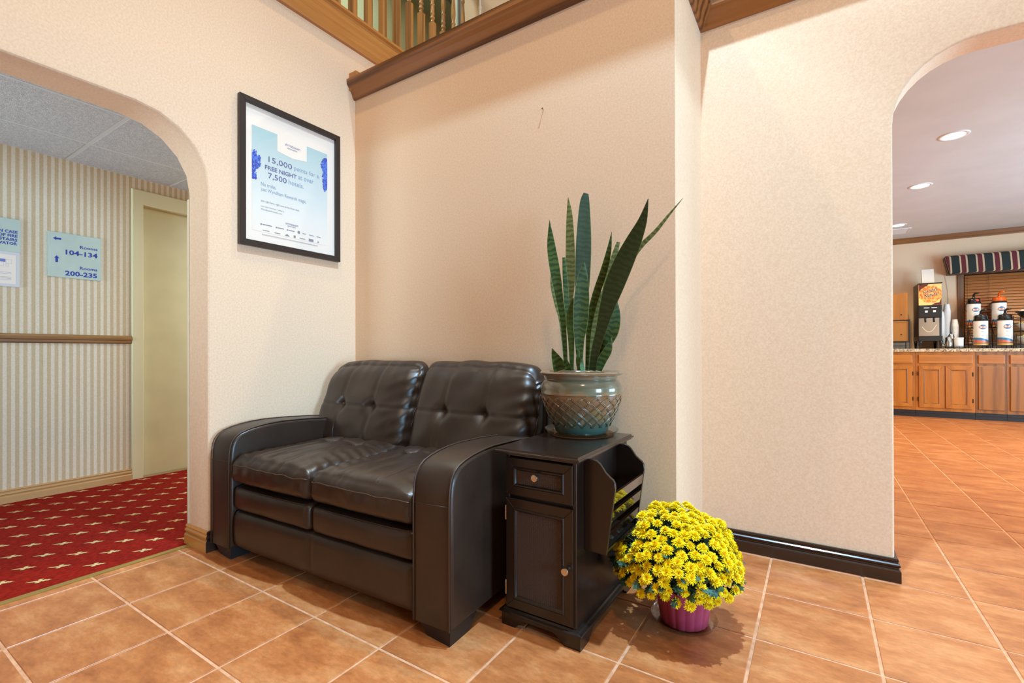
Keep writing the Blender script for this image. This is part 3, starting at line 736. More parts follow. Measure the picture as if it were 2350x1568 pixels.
# magazine rack on the right side
rp = [(CX1, 0.602), (-0.612, 0.604), (-0.600, 0.601), (-0.590, 0.593), (-0.580, 0.580), (-0.570, 0.566), (-0.556, 0.554), (-0.545, 0.546), (-0.539, 0.536), (-0.537, 0.520), (-0.568, 0.300), (CX1, 0.302)]
rp = [(x, z - 0.006) for x, z in rp]
ESPG = flat('espresso_lacquer', srgb(44, 27, 20), 0.10, spec=0.6, coat=0.7, coat_r=0.05)
rack = None
for y in (1.440, 1.742):
    bm = BM(); prism(bm, rp, 'y', y, y + 0.011, 0.0012, 1); obj('rack_side', bm, ESP, cab)
for zc in (0.478, 0.417, 0.352):
    t = (zc - 0.294) / 0.220; xo = -0.568 + 0.031 * t
    bm = BM(); vv = []
    dz, sl = 0.0175, 0.031 / 0.220
    for y in (1.451, 1.742):
        for (dx, d) in ((-0.010, -1), (-0.001, -1), (-0.001, 1), (-0.010, 1)): vv.append(bm.verts.new((xo + dx + d * dz * sl, y, zc + d * dz)))
    for f in ((3, 2, 1, 0), (4, 5, 6, 7), (0, 1, 5, 4), (1, 2, 6, 5), (2, 3, 7, 6), (3, 0, 4, 7)): bm.faces.new([vv[i] for i in f])
    bmesh.ops.recalc_face_normals(bm, faces=bm.faces[:]); obj('rack_slat', bm, ESPG, cab)
bm = BM(); box(bm, CX1, -0.572, 1.451, 1.742, 0.296, 0.304); obj('rack_floor', bm, ESP, cab)

# ------------------------------------------------------------------ snake plant in a glazed pot on a saucer
PC = (-0.806, 1.775)
m, nt, b = newmat('pot_glaze')
g = nt.nodes.new('ShaderNodeNewGeometry'); sp = nt.nodes.new('ShaderNodeSeparateXYZ'); nt.links.new(g.outputs['Position'], sp.inputs[0])
mr = nt.nodes.new('ShaderNodeMapRange'); mr.inputs['From Min'].default_value = 0.64; mr.inputs['From Max'].default_value = 0.87; nt.links.new(sp.outputs['Z'], mr.inputs['Value'])
n = N(nt, 'ShaderNodeTexNoise'); n.inputs['Scale'].default_value = 22; n.inputs['Detail'].default_value = 4; nt.links.new(pos(nt, (1, 1, 0.5)), n.inputs['Vector'])
ad = nt.nodes.new('ShaderNodeMath'); ad.operation = 'MULTIPLY_ADD'; ad.inputs[1].default_value = 0.35; ad.inputs[2].default_value = -0.17; nt.links.new(n.outputs['Fac'], ad.inputs[0])
a2 = nt.nodes.new('ShaderNodeMath'); a2.operation = 'ADD'; nt.links.new(ad.outputs[0], a2.inputs[0]); nt.links.new(mr.outputs[0], a2.inputs[1])
r = ramp(nt, [(0.0, srgb(66, 98, 90)), (0.12, srgb(92, 94, 76)), (0.45, srgb(124, 98, 70)), (0.60, srgb(130, 100, 70)), (0.68, srgb(104, 104, 84)), (0.9, srgb(118, 116, 96)), (1.0, srgb(132, 104, 78))])
nt.links.new(a2.outputs[0], r.inputs['Fac']); nt.links.new(r.outputs['Color'], b.inputs['Base Color'])
b.inputs['Roughness'].default_value = 0.16; b.inputs['Coat Weight'].default_value = 0.7; b.inputs['Coat Roughness'].default_value = 0.05
GLAZE = m
SOIL = mottled('potting_soil', srgb(40, 28, 20), srgb(70, 50, 36), 60, 0.95, 0.6)
pl = thing('potted_snake_plant', 'tall snake plant in a glazed green pot with lattice band, on the side table', 'plant', (PC[0], PC[1], 0.624))
potprof = [(0.0, 0.0), (0.098, 0.0), (0.104, 0.004), (0.118, 0.036), (0.136, 0.075), (0.152, 0.115), (0.160, 0.145), (0.1615, 0.156), (0.1655, 0.159), (0.1655, 0.165), (0.1625, 0.169), (0.164, 0.180), (0.160, 0.198), (0.148, 0.213), (0.1425, 0.218), (0.146, 0.222), (0.147, 0.229), (0.158, 0.232), (0.167, 0.237), (0.169, 0.242), (0.166, 0.247), (0.158, 0.249), (0.146, 0.246), (0.138, 0.236), (0.136, 0.222), (0.0, 0.220)]
bm = BM(); lathe(bm, potprof, (PC[0], PC[1], 0.624), 56); pot = obj('pot', bm, GLAZE, pl); smooth_by_angle(pot, 45)
def potr(z):
    for (r0, z0), (r1, z1) in zip(potprof[1:], potprof[2:]):
        if z0 <= z <= z1 and z1 > z0: return r0 + (r1 - r0) * (z - z0) / (z1 - z0)
    return 0.15
bm = BM()
for k in range(20):
    for s in (-1, 1):
        for dd_ in (-0.020, 0.020):
            pts = []
            for q in range(9):
                z = 0.150 - 0.118 * q / 8; a = 2 * PI * (k + 0.5) / 20 + s * (0.98 * q / 8) + dd_
                rr = potr(z) + 0.0012; pts.append((PC[0] + rr * math.cos(a), PC[1] + rr * math.sin(a), 0.624 + z))
            tube(bm, pts, 0.0021, 4)
tag(obj('lattice_relief', bm, GLAZE, pl, True), kind='stuff')
bm = BM(); lathe(bm, [(0.135, 0.226), (0.06, 0.232), (0, 0.233)], (PC[0], PC[1], 0.624), 24); obj('soil', bm, SOIL, pl)
def leafmat(name, base, band, edge, bands=0.75):
    m, nt, b = newmat(name)
    uv = nt.nodes.new('ShaderNodeUVMap'); sp = nt.nodes.new('ShaderNodeSeparateXYZ'); nt.links.new(uv.outputs[0], sp.inputs[0])
    n = N(nt, 'ShaderNodeTexNoise'); n.inputs['Scale'].default_value = 30; n.inputs['Detail'].default_value = 3; nt.links.new(pos(nt, (1, 1, 1.5)), n.inputs['Vector'])
    a = nt.nodes.new('ShaderNodeMath'); a.operation = 'MULTIPLY_ADD'; a.inputs[1].default_value = 2 * PI / 0.021
    mm = nt.nodes.new('ShaderNodeMath'); mm.operation = 'MULTIPLY'; mm.inputs[1].default_value = 11.0; nt.links.new(n.outputs['Fac'], mm.inputs[0])
    nt.links.new(sp.outputs['Y'], a.inputs[0]); nt.links.new(mm.outputs[0], a.inputs[2])
    si = nt.nodes.new('ShaderNodeMath'); si.operation = 'SINE'; nt.links.new(a.outputs[0], si.inputs[0])
    r = ramp(nt, [(0.25, base), (0.75, tuple(base[i] + (band[i] - base[i]) * bands for i in range(3)))]); md = nt.nodes.new('ShaderNodeMath'); md.operation = 'MULTIPLY_ADD'; md.inputs[1].default_value = 0.5; md.inputs[2].default_value = 0.5
    nt.links.new(si.outputs[0], md.inputs[0]); nt.links.new(md.outputs[0], r.inputs['Fac'])
    ab = nt.nodes.new('ShaderNodeMath'); ab.operation = 'ABSOLUTE'; nt.links.new(sp.outputs['X'], ab.inputs[0])
    er = ramp(nt, [(0.93, (0, 0, 0)), (0.97, (1, 1, 1))]); nt.links.new(ab.outputs[0], er.inputs['Fac'])
    mx = nt.nodes.new('ShaderNodeMix'); mx.data_type = 'RGBA'; nt.links.new(er.outputs['Color'], mx.inputs[0]); nt.links.new(r.outputs['Color'], mx.inputs[6]); mx.inputs[7].default_value = (*edge, 1)
    nt.links.new(mx.outputs[2], b.inputs['Base Color']); b.inputs['Roughness'].default_value = 0.48; b.inputs['Specular IOR Level'].default_value = 0.3
    return m
LM = [leafmat('banded_leaf', srgb(34, 58, 20), srgb(84, 104, 42), srgb(124, 132, 66), 0.5), leafmat('dark_leaf', srgb(38, 50, 22), srgb(50, 64, 30), srgb(100, 112, 56), 0.7), leafmat('pale_leaf', srgb(84, 94, 50), srgb(126, 130, 80), srgb(150, 150, 94), 0.7), leafmat('young_leaf', srgb(60, 92, 46), srgb(82, 116, 62), srgb(130, 146, 80), 0.6)]
LEAVES = [
    (0, [[-0.914,1.707,1.491],[-0.909,1.712,1.384],[-0.893,1.717,1.273],[-0.876,1.722,1.164],[-0.862,1.726,1.061],[-0.854,1.735,0.875]], [0.0007,0.0171,0.0204,0.015,0.0107,0.0071]),
    (2, [[-0.936,1.762,1.284],[-0.931,1.763,1.227],[-0.912,1.763,1.149],[-0.889,1.764,1.064],[-0.871,1.765,0.873]], [0.0021,0.0079,0.0086,0.0086,0.0064]),
    (0, [[-0.881,1.77,1.344],[-0.874,1.77,1.237],[-0.866,1.77,1.126],[-0.852,1.77,1.029],[-0.847,1.77,0.874]], [0.0064,0.0107,0.01,0.0086,0.0064]),
    (2, [[-0.874,1.799,1.601],[-0.867,1.797,1.521],[-0.863,1.795,1.379],[-0.862,1.792,1.239],[-0.871,1.79,1.114],[-0.858,1.787,0.994],[-0.85,1.785,0.873]], [0.0014,0.0129,0.0193,0.0193,0.015,0.0093,0.0064]),
    (1, [[-0.81,1.838,1.618],[-0.816,1.836,1.571],[-0.818,1.83,1.429],[-0.82,1.824,1.31],[-0.823,1.818,1.169],[-0.827,1.81,0.994],[-0.829,1.805,0.873]], [0.0107,0.0214,0.0314,0.0322,0.0268,0.0143,0.0086]),
    (0, [[-0.75,1.683,1.3],[-0.758,1.687,1.244],[-0.767,1.694,1.154],[-0.776,1.702,1.057],[-0.782,1.706,0.992],[-0.783,1.715,0.877]], [0.0011,0.0186,0.03,0.0279,0.0186,0.0086]),
    (0, [[-0.662,1.744,1.414],[-0.673,1.745,1.348],[-0.694,1.747,1.272],[-0.727,1.749,1.183],[-0.75,1.75,1.105],[-0.763,1.752,1.026],[-0.772,1.755,0.875]], [0.0007,0.0089,0.0136,0.015,0.0136,0.01,0.0064]),
    (2, [[-0.663,1.821,1.39],[-0.678,1.819,1.341],[-0.698,1.816,1.276],[-0.717,1.812,1.189],[-0.744,1.806,1.027],[-0.771,1.8,0.874]], [0.0071,0.0114,0.0129,0.0129,0.0107,0.0071]),
    (1, [[-0.513,1.722,1.511],[-0.535,1.725,1.435],[-0.57,1.728,1.363],[-0.61,1.731,1.287],[-0.649,1.734,1.202],[-0.681,1.737,1.114],[-0.704,1.74,1.037],[-0.728,1.742,0.959],[-0.744,1.745,0.876]], [0.0011,0.0161,0.0293,0.0372,0.0372,0.0279,0.0207,0.0164,0.0129]),
    (2, [[-0.421,1.856,1.533],[-0.474,1.852,1.475],[-0.525,1.848,1.417],[-0.583,1.845,1.365],[-0.622,1.841,1.306],[-0.682,1.833,1.175],[-0.729,1.824,1.027],[-0.755,1.815,0.874]], [0.0007,0.005,0.0079,0.01,0.0107,0.0121,0.0107,0.0071]),
    (0, [[-0.667,1.791,1.17],[-0.666,1.79,1.104],[-0.681,1.788,1.038],[-0.708,1.787,0.979],[-0.729,1.786,0.926],[-0.741,1.785,0.875]], [0.0036,0.02,0.03,0.0236,0.0164,0.0107]),
    (0, [[-0.673,1.77,1.008],[-0.688,1.77,0.959],[-0.712,1.77,0.919],[-0.728,1.77,0.876]], [0.0014,0.0157,0.0179,0.0121]),
    (0, [[-0.917,1.731,0.965],[-0.903,1.732,0.932],[-0.889,1.734,0.901],[-0.881,1.735,0.874]], [0.0011,0.0157,0.025,0.0279]),
    (0, [[-0.834,1.707,0.918],[-0.833,1.709,0.893],[-0.833,1.71,0.876]], [0.0011,0.01,0.0114]),
    (3, [[-0.781,1.698,0.96],[-0.785,1.701,0.92],[-0.781,1.705,0.877]], [0.0011,0.0093,0.0079]),
    (3, [[-0.763,1.695,0.93],[-0.768,1.698,0.9],[-0.764,1.7,0.877]], [0.0011,0.0079,0.0086]),
    (2, [[-0.719,1.777,1.192],[-0.731,1.777,1.106],[-0.747,1.776,1.026],[-0.766,1.775,0.925],[-0.776,1.775,0.875]], [0.0029,0.0164,0.0171,0.0129,0.0093]),
    (3, [[-0.809,1.708,1.165],[-0.824,1.712,1.093],[-0.823,1.718,0.993],[-0.824,1.725,0.875]], [0.0021,0.0157,0.0121,0.0071]),
]
def catmull(P, n):
    out = []
    for i in range(len(P) - 1):
        p0, p1, p2, p3 = P[max(i - 1, 0)], P[i], P[i + 1], P[min(i + 2, len(P) - 1)]
        for k in range(n):
            t = k / n; out.append(0.5 * ((2 * p1) + (p2 - p0) * t + (2 * p0 - 5 * p1 + 4 * p2 - p3) * t * t + (3 * p1 - p0 - 3 * p2 + p3) * t ** 3))
    out.append(P[-1]); return out
def snake_leaf(kind, path, wd, rnd):
    # a tapering, slightly folded and twisted blade with real thickness
    P = catmull([Vector(p) for p in path], 5)
    W = catmull([Vector((h, 0, 0)) for h in wd], 5)
    bm = BM(); uvl = bm.loops.layers.uv.new('UVMap'); rows = []; L = 0.0
    twist0 = rnd.uniform(-0.35, 0.35); tw1 = rnd.uniform(-0.25, 0.25)
    M_ = len(P)
    for i, p in enumerate(P):
        t = (P[min(i + 1, M_ - 1)] - P[max(i - 1, 0)]).normalized()
        if i: L += (P[i] - P[i - 1]).length
        view = Vector((0.41, -0.91, 0)); s = t.cross(view).normalized(); f = s.cross(t).normalized()
        a = twist0 + tw1 * i / M_
        s, f = s * math.cos(a) + f * math.sin(a), f * math.cos(a) - s * math.sin(a)
        hw = max(0.0008, W[i].x) / math.cos(a); fold = hw * 0.22 * (0.35 + 0.65 * (i / M_)); th = 0.0016
        row = []
        for (q, side) in ((-1, 1), (-0.5, 1), (0, 1), (0.5, 1), (1, 1), (0.5, -1), (0, -1), (-0.5, -1)):
            z = fold * (abs(q) ** 1.5 - 0.5)
            row.append((bm.verts.new(p + s * (q * hw) + f * (z + (side * th if abs(q) < 1 else 0))), q, L))
        rows.append(row)
    for A, B in zip(rows, rows[1:]):
        for k in range(8):
            q = [A[k], A[(k + 1) % 8], B[(k + 1) % 8], B[k]]
            fc = bm.faces.new([x[0] for x in q])
            for lp, x in zip(fc.loops, q): lp[uvl].uv = (x[1], x[2])
    bm.faces.new([x[0] for x in rows[0]]); bm.faces.new([x[0] for x in reversed(rows[-1])])
    bmesh.ops.recalc_face_normals(bm, faces=bm.faces[:])
    o = obj('leaf', bm, LM[kind], pl); smooth_by_angle(o, 60); return o
rnd = random.Random(5)
for kind, path, wd in LEAVES: snake_leaf(kind, path, wd, rnd)
PLASTIC = clear('clear_plastic', (0.95, 0.93, 0.90), 0.38, 0.10)
AMBER = clear('amber_water', (0.85, 0.62, 0.38), 0.25, 0.05)
def saucer_bm(c, r, h, z):
    bm = BM(); lathe(bm, [(0, 0.0), (r * 0.84, 0.0), (r * 0.90, 0.004), (r * 0.985, h * 0.85), (r, h), (r * 0.985, h + 0.0015), (r * 0.965, h * 0.9), (r * 0.875, 0.006), (r * 0.83, 0.0025), (0, 0.0025)], (c[0], c[1], z), 48); return bm
sa = thing('plant_saucer', 'clear plastic saucer under the glazed pot on the side table', 'saucer', (PC[0], PC[1], 0.6168))
bm = saucer_bm(PC, 0.150, 0.022, 0.6168); smooth_by_angle(obj('dish', bm, PLASTIC, sa), 50)
bm = BM(); lathe(bm, [(0.0, 0.0035), (0.128, 0.0035), (0.130, 0.0062), (0.0, 0.0062)], (PC[0], PC[1], 0.6168), 40); obj('water', bm, AMBER, sa)

# ------------------------------------------------------------------ yellow chrysanthemum in a purple fluted pot
MC = (-0.394, 1.728)
mum = thing('potted_chrysanthemum', 'yellow chrysanthemum in a purple fluted pot on the floor beside the side table', 'plant', (MC[0], MC[1], 0.004))
PURPLE = mottled('purple_plastic', srgb(160, 58, 84), srgb(168, 64, 92), 40, 0.36, 0.0, spec=0.5)
flute = lambda a, z: 1.0 + 0.030 * (abs(math.cos(8.5 * a)) ** 0.7 - 0.6)
bm = BM(); lathe(bm, [(0.0, 0.0), (0.074, 0.0), (0.079, 0.004), (0.086, 0.05), (0.0965, 0.124), (0.099, 0.128), (0.099, 0.136), (0.095, 0.136), (0.092, 0.124), (0.088, 0.108), (0.0, 0.108)], (MC[0], MC[1], 0.0045), 136, flute); smooth_by_angle(obj('pot', bm, PURPLE, mum), 55)
bm = BM(); lathe(bm, [(0.0885, 0.114), (0.05, 0.122), (0, 0.122)], (MC[0], MC[1], 0.004), 24); obj('soil', bm, SOIL, mum)
rr_ = random.Random(11)
PETAL = [mottled('yellow_petal', srgb(248, 216, 6), srgb(255, 236, 16), 60, 0.55, 0.0), mottled('gold_petal', srgb(240, 186, 6), srgb(252, 214, 16), 60, 0.55, 0.0)]
def flower_mesh(seed, full=1.0):
    r0 = random.Random(seed); bm = BM()
    for ring, (n, ln, el, wd) in enumerate(((22, 0.0235, 0.0, 0.0066), (18, 0.0195, 0.34, 0.0062), (14, 0.0145, 0.70, 0.0056), (8, 0.009, 1.1, 0.0046))):
        for k in range(n):
            a = 2 * PI * (k + 0.5 * ring) / n + r0.uniform(-0.12, 0.12); e = el + r0.uniform(-0.12, 0.14); l = ln * r0.uniform(0.85, 1.1)
            d = Vector((math.cos(a), math.sin(a), 0)); s = Vector((-math.sin(a), math.cos(a), 0)); up = Vector((0, 0, 1))
            t1 = d * math.cos(e) + up * math.sin(e); e2 = e - 0.35 * (1 if ring < 2 else -0.6); t2 = d * math.cos(e2) + up * math.sin(e2)
            b0 = d * 0.0015 + up * (0.0012 * ring); m1 = b0 + t1 * l * 0.6; tip = m1 + t2 * l * 0.4
            v = [bm.verts.new(x) for x in (b0, m1 - s * wd * 0.5, tip, m1 + s * wd * 0.5)]
            f = bm.faces.new(v); f.material_index = 1 if ring == 3 else 0
    me = D.meshes.new('flower_head'); bm.to_mesh(me); bm.free()
    me.materials.append(PETAL[0]); me.materials.append(PETAL[1]); return me
FM = [flower_mesh(s) for s in range(4)]
DC = Vector((-0.412, 1.695, 0.222)); DR = Vector((0.200, 0.200, 0.180))
def clash(p): return p.x < -0.612 or (p.x < -0.515 and p.z > 0.27 and p.y > 1.40)
def dome(th, ph, k=1.0):
    n = Vector((math.cos(th) * math.cos(ph), math.sin(th) * math.cos(ph), math.sin(ph)))
    lump = 1.0 + 0.06 * noise.noise(n * 3.0) 
    return Vector((DC.x + DR.x * n.x * k * lump, DC.y + DR.y * n.y * k * lump, DC.z + DR.z * n.z * k * lump)), Vector((n.x / DR.x, n.y / DR.y, n.z / DR.z)).normalized()
placed = []
cnt = 0; tries = 0
while cnt < 250 and tries < 9000:
    tries += 1
    th = rr_.uniform(0, 2 * PI); sp_ = rr_.uniform(-0.30, 1.0); ph = math.asin(max(-1, min(1, sp_)))
    if sp_ < 0.22 and rr_.random() < (0.86 if sp_ < 0.04 else 0.5): continue
    p, nrm = dome(th, ph, rr_.uniform(0.97, 1.05))
    if clash(p): continue
    if any((p - q).length < 0.0275 for q in placed): continue
    placed.append(p); cnt += 1
    me = FM[rr_.randrange(4)]
    o = obj('flower_head', me, None, mum, local=True)
    up = (nrm + Vector((0, 0, 0.55)) + Vector((rr_.uniform(-.3, .3), rr_.uniform(-.3, .3), rr_.uniform(-.1, .2)))).normalized()
    o.rotation_euler = (up.to_track_quat('Z', 'Y').to_matrix() @ Matrix.Rotation(rr_.uniform(0, 6.28), 3, 'Z')).to_euler()
    s = rr_.uniform(0.80, 1.04) * (0.85 if sp_ < 0 else 1.0); o.scale = (s, s, s); o.location = p - Vector((MC[0], MC[1], 0.004))
LEAFM = [mottled('mum_leaf', srgb(38, 62, 40), srgb(66, 98, 72), 40, 0.5, 0.1), mottled('mum_leaf_blue', srgb(48, 84, 76), srgb(74, 118, 106), 40, 0.45, 0.1)]
def mum_leaf_mesh(seed, mat):
    r0 = random.Random(seed)
    out = [(0, 0), (0.003, 0.006), (0.012, 0.010), (0.007, 0.016), (0.016, 0.024), (0.008, 0.026), (0.012, 0.036), (0.005, 0.036), (0, 0.044)]
    bm = BM(); L = []; R = []; C = []
    for x, y in out:
        z = -0.25 * y * y / 0.044 + r0.uniform(-0.001, 0.001)
        C.append(bm.verts.new((0, y, z)))
        L.append(bm.verts.new((-x, y, z - 0.25 * x)) if x > 0 else C[-1]); R.append(bm.verts.new((x, y, z - 0.25 * x)) if x > 0 else C[-1])
    for i in range(len(out) - 1):
        for S_, fl in ((L, True), (R, False)):
            q = []
            for v in ([C[i], C[i + 1], S_[i + 1], S_[i]] if fl else [C[i], S_[i], S_[i + 1], C[i + 1]]):
                if v not in q: q.append(v)
            if len(q) >= 3: bm.faces.new(q)
    me = D.meshes.new('leaf'); bm.to_mesh(me); bm.free(); me.materials.append(mat)
    for p in me.polygons: p.use_smooth = True
    return me
MLM = [mum_leaf_mesh(k, LEAFM[0 if k < 3 else 1]) for k in range(5)]
for k in range(330):
    th = rr_.uniform(0, 2 * PI); sp_ = rr_.uniform(-0.26, 0.30) if k < 270 else rr_.uniform(0.35, 0.95)
    p, nrm = dome(th, math.asin(sp_), rr_.uniform(0.66, 0.97))
    if clash(p) or (p.z < 0.125 and math.hypot(p.x - MC[0], p.y - MC[1]) < 0.12): continue
    o = obj('leaf', MLM[rr_.randrange(5)], None, mum, local=True)
    out = Vector((nrm.x, nrm.y, -0.25 + rr_.uniform(-0.4, 0.6) + 0.3 * sp_)).normalized(); up = (Vector((0, 0, 1)) + nrm * 0.8).normalized()
    xax = out.cross(up).normalized(); zax = xax.cross(out).normalized()
    mt = Matrix((xax, out, zax)).transposed() @ Matrix.Rotation(rr_.uniform(-0.7, 0.7), 3, 'Y') @ Matrix.Rotation(rr_.uniform(-0.5, 0.5), 3, 'Z')
    o.rotation_euler = mt.to_euler(); s = rr_.uniform(0.7, 1.15); o.scale = (s, s, s); o.location = p - Vector((MC[0], MC[1], 0.004))
# stems rising from the soil and an inner mass of crowded foliage, too many to count
STEM = flat('green_stem', srgb(56, 78, 44), 0.6)
bm = BM()
for k in range(70):
    th = rr_.uniform(0, 2 * PI); ph = math.asin(rr_.uniform(-0.15, 0.98)); p, nrm = dome(th, ph, 0.95)
    a = Vector((MC[0] + 0.07 * math.cos(th) * rr_.random(), MC[1] + 0.07 * math.sin(th) * rr_.random(), 0.122)); md_ = a.lerp(p, 0.5) + Vector((0, 0, 0.03))
    tube(bm, [a, md_, p], [0.0022, 0.0018, 0.0012], 4)
tag(obj('stems', bm, STEM, mum, True), kind='stuff')
bm = BM()
for k in range(900):
    th = rr_.uniform(0, 2 * PI); sp_ = rr_.uniform(-0.28, 1.0); p, nrm = dome(th, math.asin(sp_), rr_.uniform(0.45, 0.9))
    if clash(p): continue
    if p.z < 0.14 and (p.x - MC[0]) ** 2 + (p.y - MC[1]) ** 2 < 0.102 ** 2: continue
    d = Vector((rr_.uniform(-1, 1), rr_.uniform(-1, 1), rr_.uniform(-0.8, 0.5))).normalized(); s = d.orthogonal().normalized()
    bm.faces.new([bm.verts.new(p + x) for x in (d * -0.018, s * 0.012, d * 0.022, s * -0.012)])
tag(obj('inner_foliage', bm, LEAFM[0], mum), kind='stuff')
t = thing('plant_saucer', 'clear plastic saucer on the floor under the purple pot', 'saucer', (MC[0], MC[1], 0.0005))
bm = saucer_bm(MC, 0.112, 0.020, 0.0008); smooth_by_angle(obj('dish', bm, PLASTIC, t), 50)

# ------------------------------------------------------------------ lettering
def text_bm(body, bold=0.0, spacing=1.0):
    c = D.curves.new('lettering', 'FONT'); c.body = body; c.resolution_u = 2; c.offset = bold; c.space_character = spacing
    o = D.objects.new('lettering', c); COL.objects.link(o)
    dg = bpy.context.evaluated_depsgraph_get(); me = D.meshes.new_from_object(o.evaluated_get(dg))
    bm = BM(); bm.from_mesh(me); D.objects.remove(o); D.curves.remove(c); D.meshes.remove(me); return bm
def letter(body, place, w, h, bold=0.0, spacing=1.0, into=None):
    """place(u, v) -> world point; the text's bounding box is fitted to (0..w, 0..h)"""
    t = text_bm(body, bold, spacing)
    x0 = min(v.co.x for v in t.verts); x1 = max(v.co.x for v in t.verts); y0 = min(v.co.y for v in t.verts); y1 = max(v.co.y for v in t.verts)
    for v in t.verts: v.co = place((v.co.x - x0) / (x1 - x0) * w, (v.co.y - y0) / (y1 - y0) * h)
    if into is None: return t
    me = D.meshes.new('tmp'); t.to_mesh(me); t.free(); into.from_mesh(me); D.meshes.remove(me); return into
def poly(bm, pts, place):
    f = bm.faces.new([bm.verts.new(place(*p)) for p in pts]); return f

# ------------------------------------------------------------------ framed poster on the left wall
WHITE = flat('white_print', srgb(236, 222, 208), 0.6)
PX0 = XL + 0.001
def on_left(off):                       # (y, z) on the left wall, off metres in front of it
    return lambda y, z: Vector((XL + off, y, z))
po = thing('framed_poster', 'black framed hotel points poster with a pale blue print on the left wall', 'poster', (XL, 1.546, 1.50))
y0, y1, z0, z1 = 1.250, 1.844, 1.500, 2.262; fw = 0.030
FRAMEM = flat('black_frame', srgb(44, 34, 30), 0.35, spec=0.5)
for q in ([(y0, z0), (y1, z0), (y1 - fw, z0 + fw), (y0 + fw, z0 + fw)], [(y1, z0), (y1, z1), (y1 - fw, z1 - fw), (y1 - fw, z0 + fw)], [(y1, z1), (y0, z1), (y0 + fw, z1 - fw), (y1 - fw, z1 - fw)], [(y0, z1), (y0, z0), (y0 + fw, z0 + fw), (y0 + fw, z1 - fw)]):
    bm = BM(); prism(bm, q, 'x', XL + 0.001, XL + 0.026, 0.0012, 1); obj('frame_rail', bm, FRAMEM, po)
bm = BM(); box(bm, XL + 0.002, XL + 0.008, y0 + 0.01, y1 - 0.01, z0 + 0.01, z1 - 0.01); mat_b = obj('mat_board', bm, WHITE, po)
m, nt, b = newmat('poster_sky')
g = nt.nodes.new('ShaderNodeNewGeometry'); sp = nt.nodes.new('ShaderNodeSeparateXYZ'); nt.links.new(g.outputs['Position'], sp.inputs[0])
mr = nt.nodes.new('ShaderNodeMapRange'); mr.inputs['From Min'].default_value = 1.585; mr.inputs['From Max'].default_value = 2.13; nt.links.new(sp.outputs['Z'], mr.inputs['Value'])
r = ramp(nt, [(0.0, srgb(234, 222, 208)), (0.25, srgb(222, 220, 212)), (0.6, srgb(198, 208, 206)), (1.0, srgb(168, 194, 194))]); nt.links.new(mr.outputs[0], r.inputs['Fac']); nt.links.new(r.outputs['Color'], b.inputs['Base Color']); b.inputs['Roughness'].default_value = 0.6
bm = BM(); poly(bm, [(1.318, 1.586), (1.764, 1.586), (1.764, 2.130), (1.318, 2.130)], on_left(0.0086)); obj('print', bm, m, mat_b)
INKN, INKB, INKG = flat('ink_navy', srgb(84, 88, 138), 0.6), flat('ink_blue', srgb(132, 156, 184), 0.6), flat('ink_grey', srgb(130, 130, 140), 0.6)
bm = BM(); poly(bm, [(1.455, 2.134), (1.455, 2.040), (1.542, 2.028), (1.630, 2.040), (1.630, 2.134)], on_left(0.0090)); obj('notch', bm, WHITE, mat_b)
def wl_text(mm, body, ya, yb, zb, h, bold=0.0, off=0.0096):
    return obj('lettering', letter(body, lambda u, v: Vector((XL + off, ya + u, zb + v)), yb - ya, h, bold), mm, mat_b)
wl_text(INKN, 'WYNDHAM', 1.498, 1.588, 2.086, 0.0125); wl_text(INKN, 'REWARDS', 1.513, 1.572, 2.073, 0.0075)
wl_text(INKN, '15,000', 1.406, 1.540, 1.961, 0.034); wl_text(INKN, 'FREE NIGHT', 1.387, 1.567, 1.922, 0.0225, 0.012); wl_text(INKN, '7,500', 1.404, 1.508, 1.874, 0.034)
wl_text(INKN, 'WYNDHAM', 1.501, 1.575, 1.654, 0.0105); wl_text(INKN, 'REWARDS', 1.514, 1.562, 1.645, 0.006)
wl_text(INKB, 'points for a', 1.553, 1.707, 1.962, 0.032); wl_text(INKB, 'at over', 1.577, 1.673, 1.926, 0.022); wl_text(INKB, 'hotels.', 1.520, 1.611, 1.881, 0.025)
wl_text(INKB, 'No tricks,', 1.366, 1.448, 1.826, 0.022); wl_text(INKB, 'just Wyndham Rewards magic.', 1.365, 1.628, 1.796, 0.024)
wl_text(INKG, 'Join right here, right now at the front desk.', 1.365, 1.584, 1.742, 0.0125); wl_text(INKG, 'Learn about becoming a member at', 1.365, 1.494, 1.716, 0.009); wl_text(INKG, 'WyndhamRewards.com', 1.365, 1.481, 1.699, 0.010)
bm = BM()
def logo_row(z, items):
    for ya, wdt, kind in items:
        if kind == 'w': poly(bm, [(ya, z), (ya + 0.008, z), (ya + 0.008, z + 0.007), (ya, z + 0.007)], on_left(0.0096)); poly(bm, [(ya + 0.011, z + 0.002), (ya + wdt, z + 0.002), (ya + wdt, z + 0.006), (ya + 0.011, z + 0.006)], on_left(0.0096))
        elif kind == 'b': poly(bm, [(ya, z - 0.002), (ya + wdt, z - 0.002), (ya + wdt, z + 0.012), (ya, z + 0.012)], on_left(0.0096))
        elif kind == 'a': poly(bm, [(ya, z), (ya + wdt, z), (ya + wdt * 0.75, z + 0.006), (ya + wdt * 0.5, z + 0.010), (ya + wdt * 0.25, z + 0.006)], on_left(0.0096))
        else: poly(bm, [(ya, z + 0.002), (ya + wdt, z + 0.002), (ya + wdt, z + 0.005), (ya, z + 0.005)], on_left(0.0096))
logo_row(1.622, [(1.362, 0.062, 'w'), (1.446, 0.046, 'w'), (1.508, 0.046, 'w'), (1.573, 0.014, 'b'), (1.602, 0.022, 'l'), (1.644, 0.032, 'l'), (1.692, 0.026, 'l')])
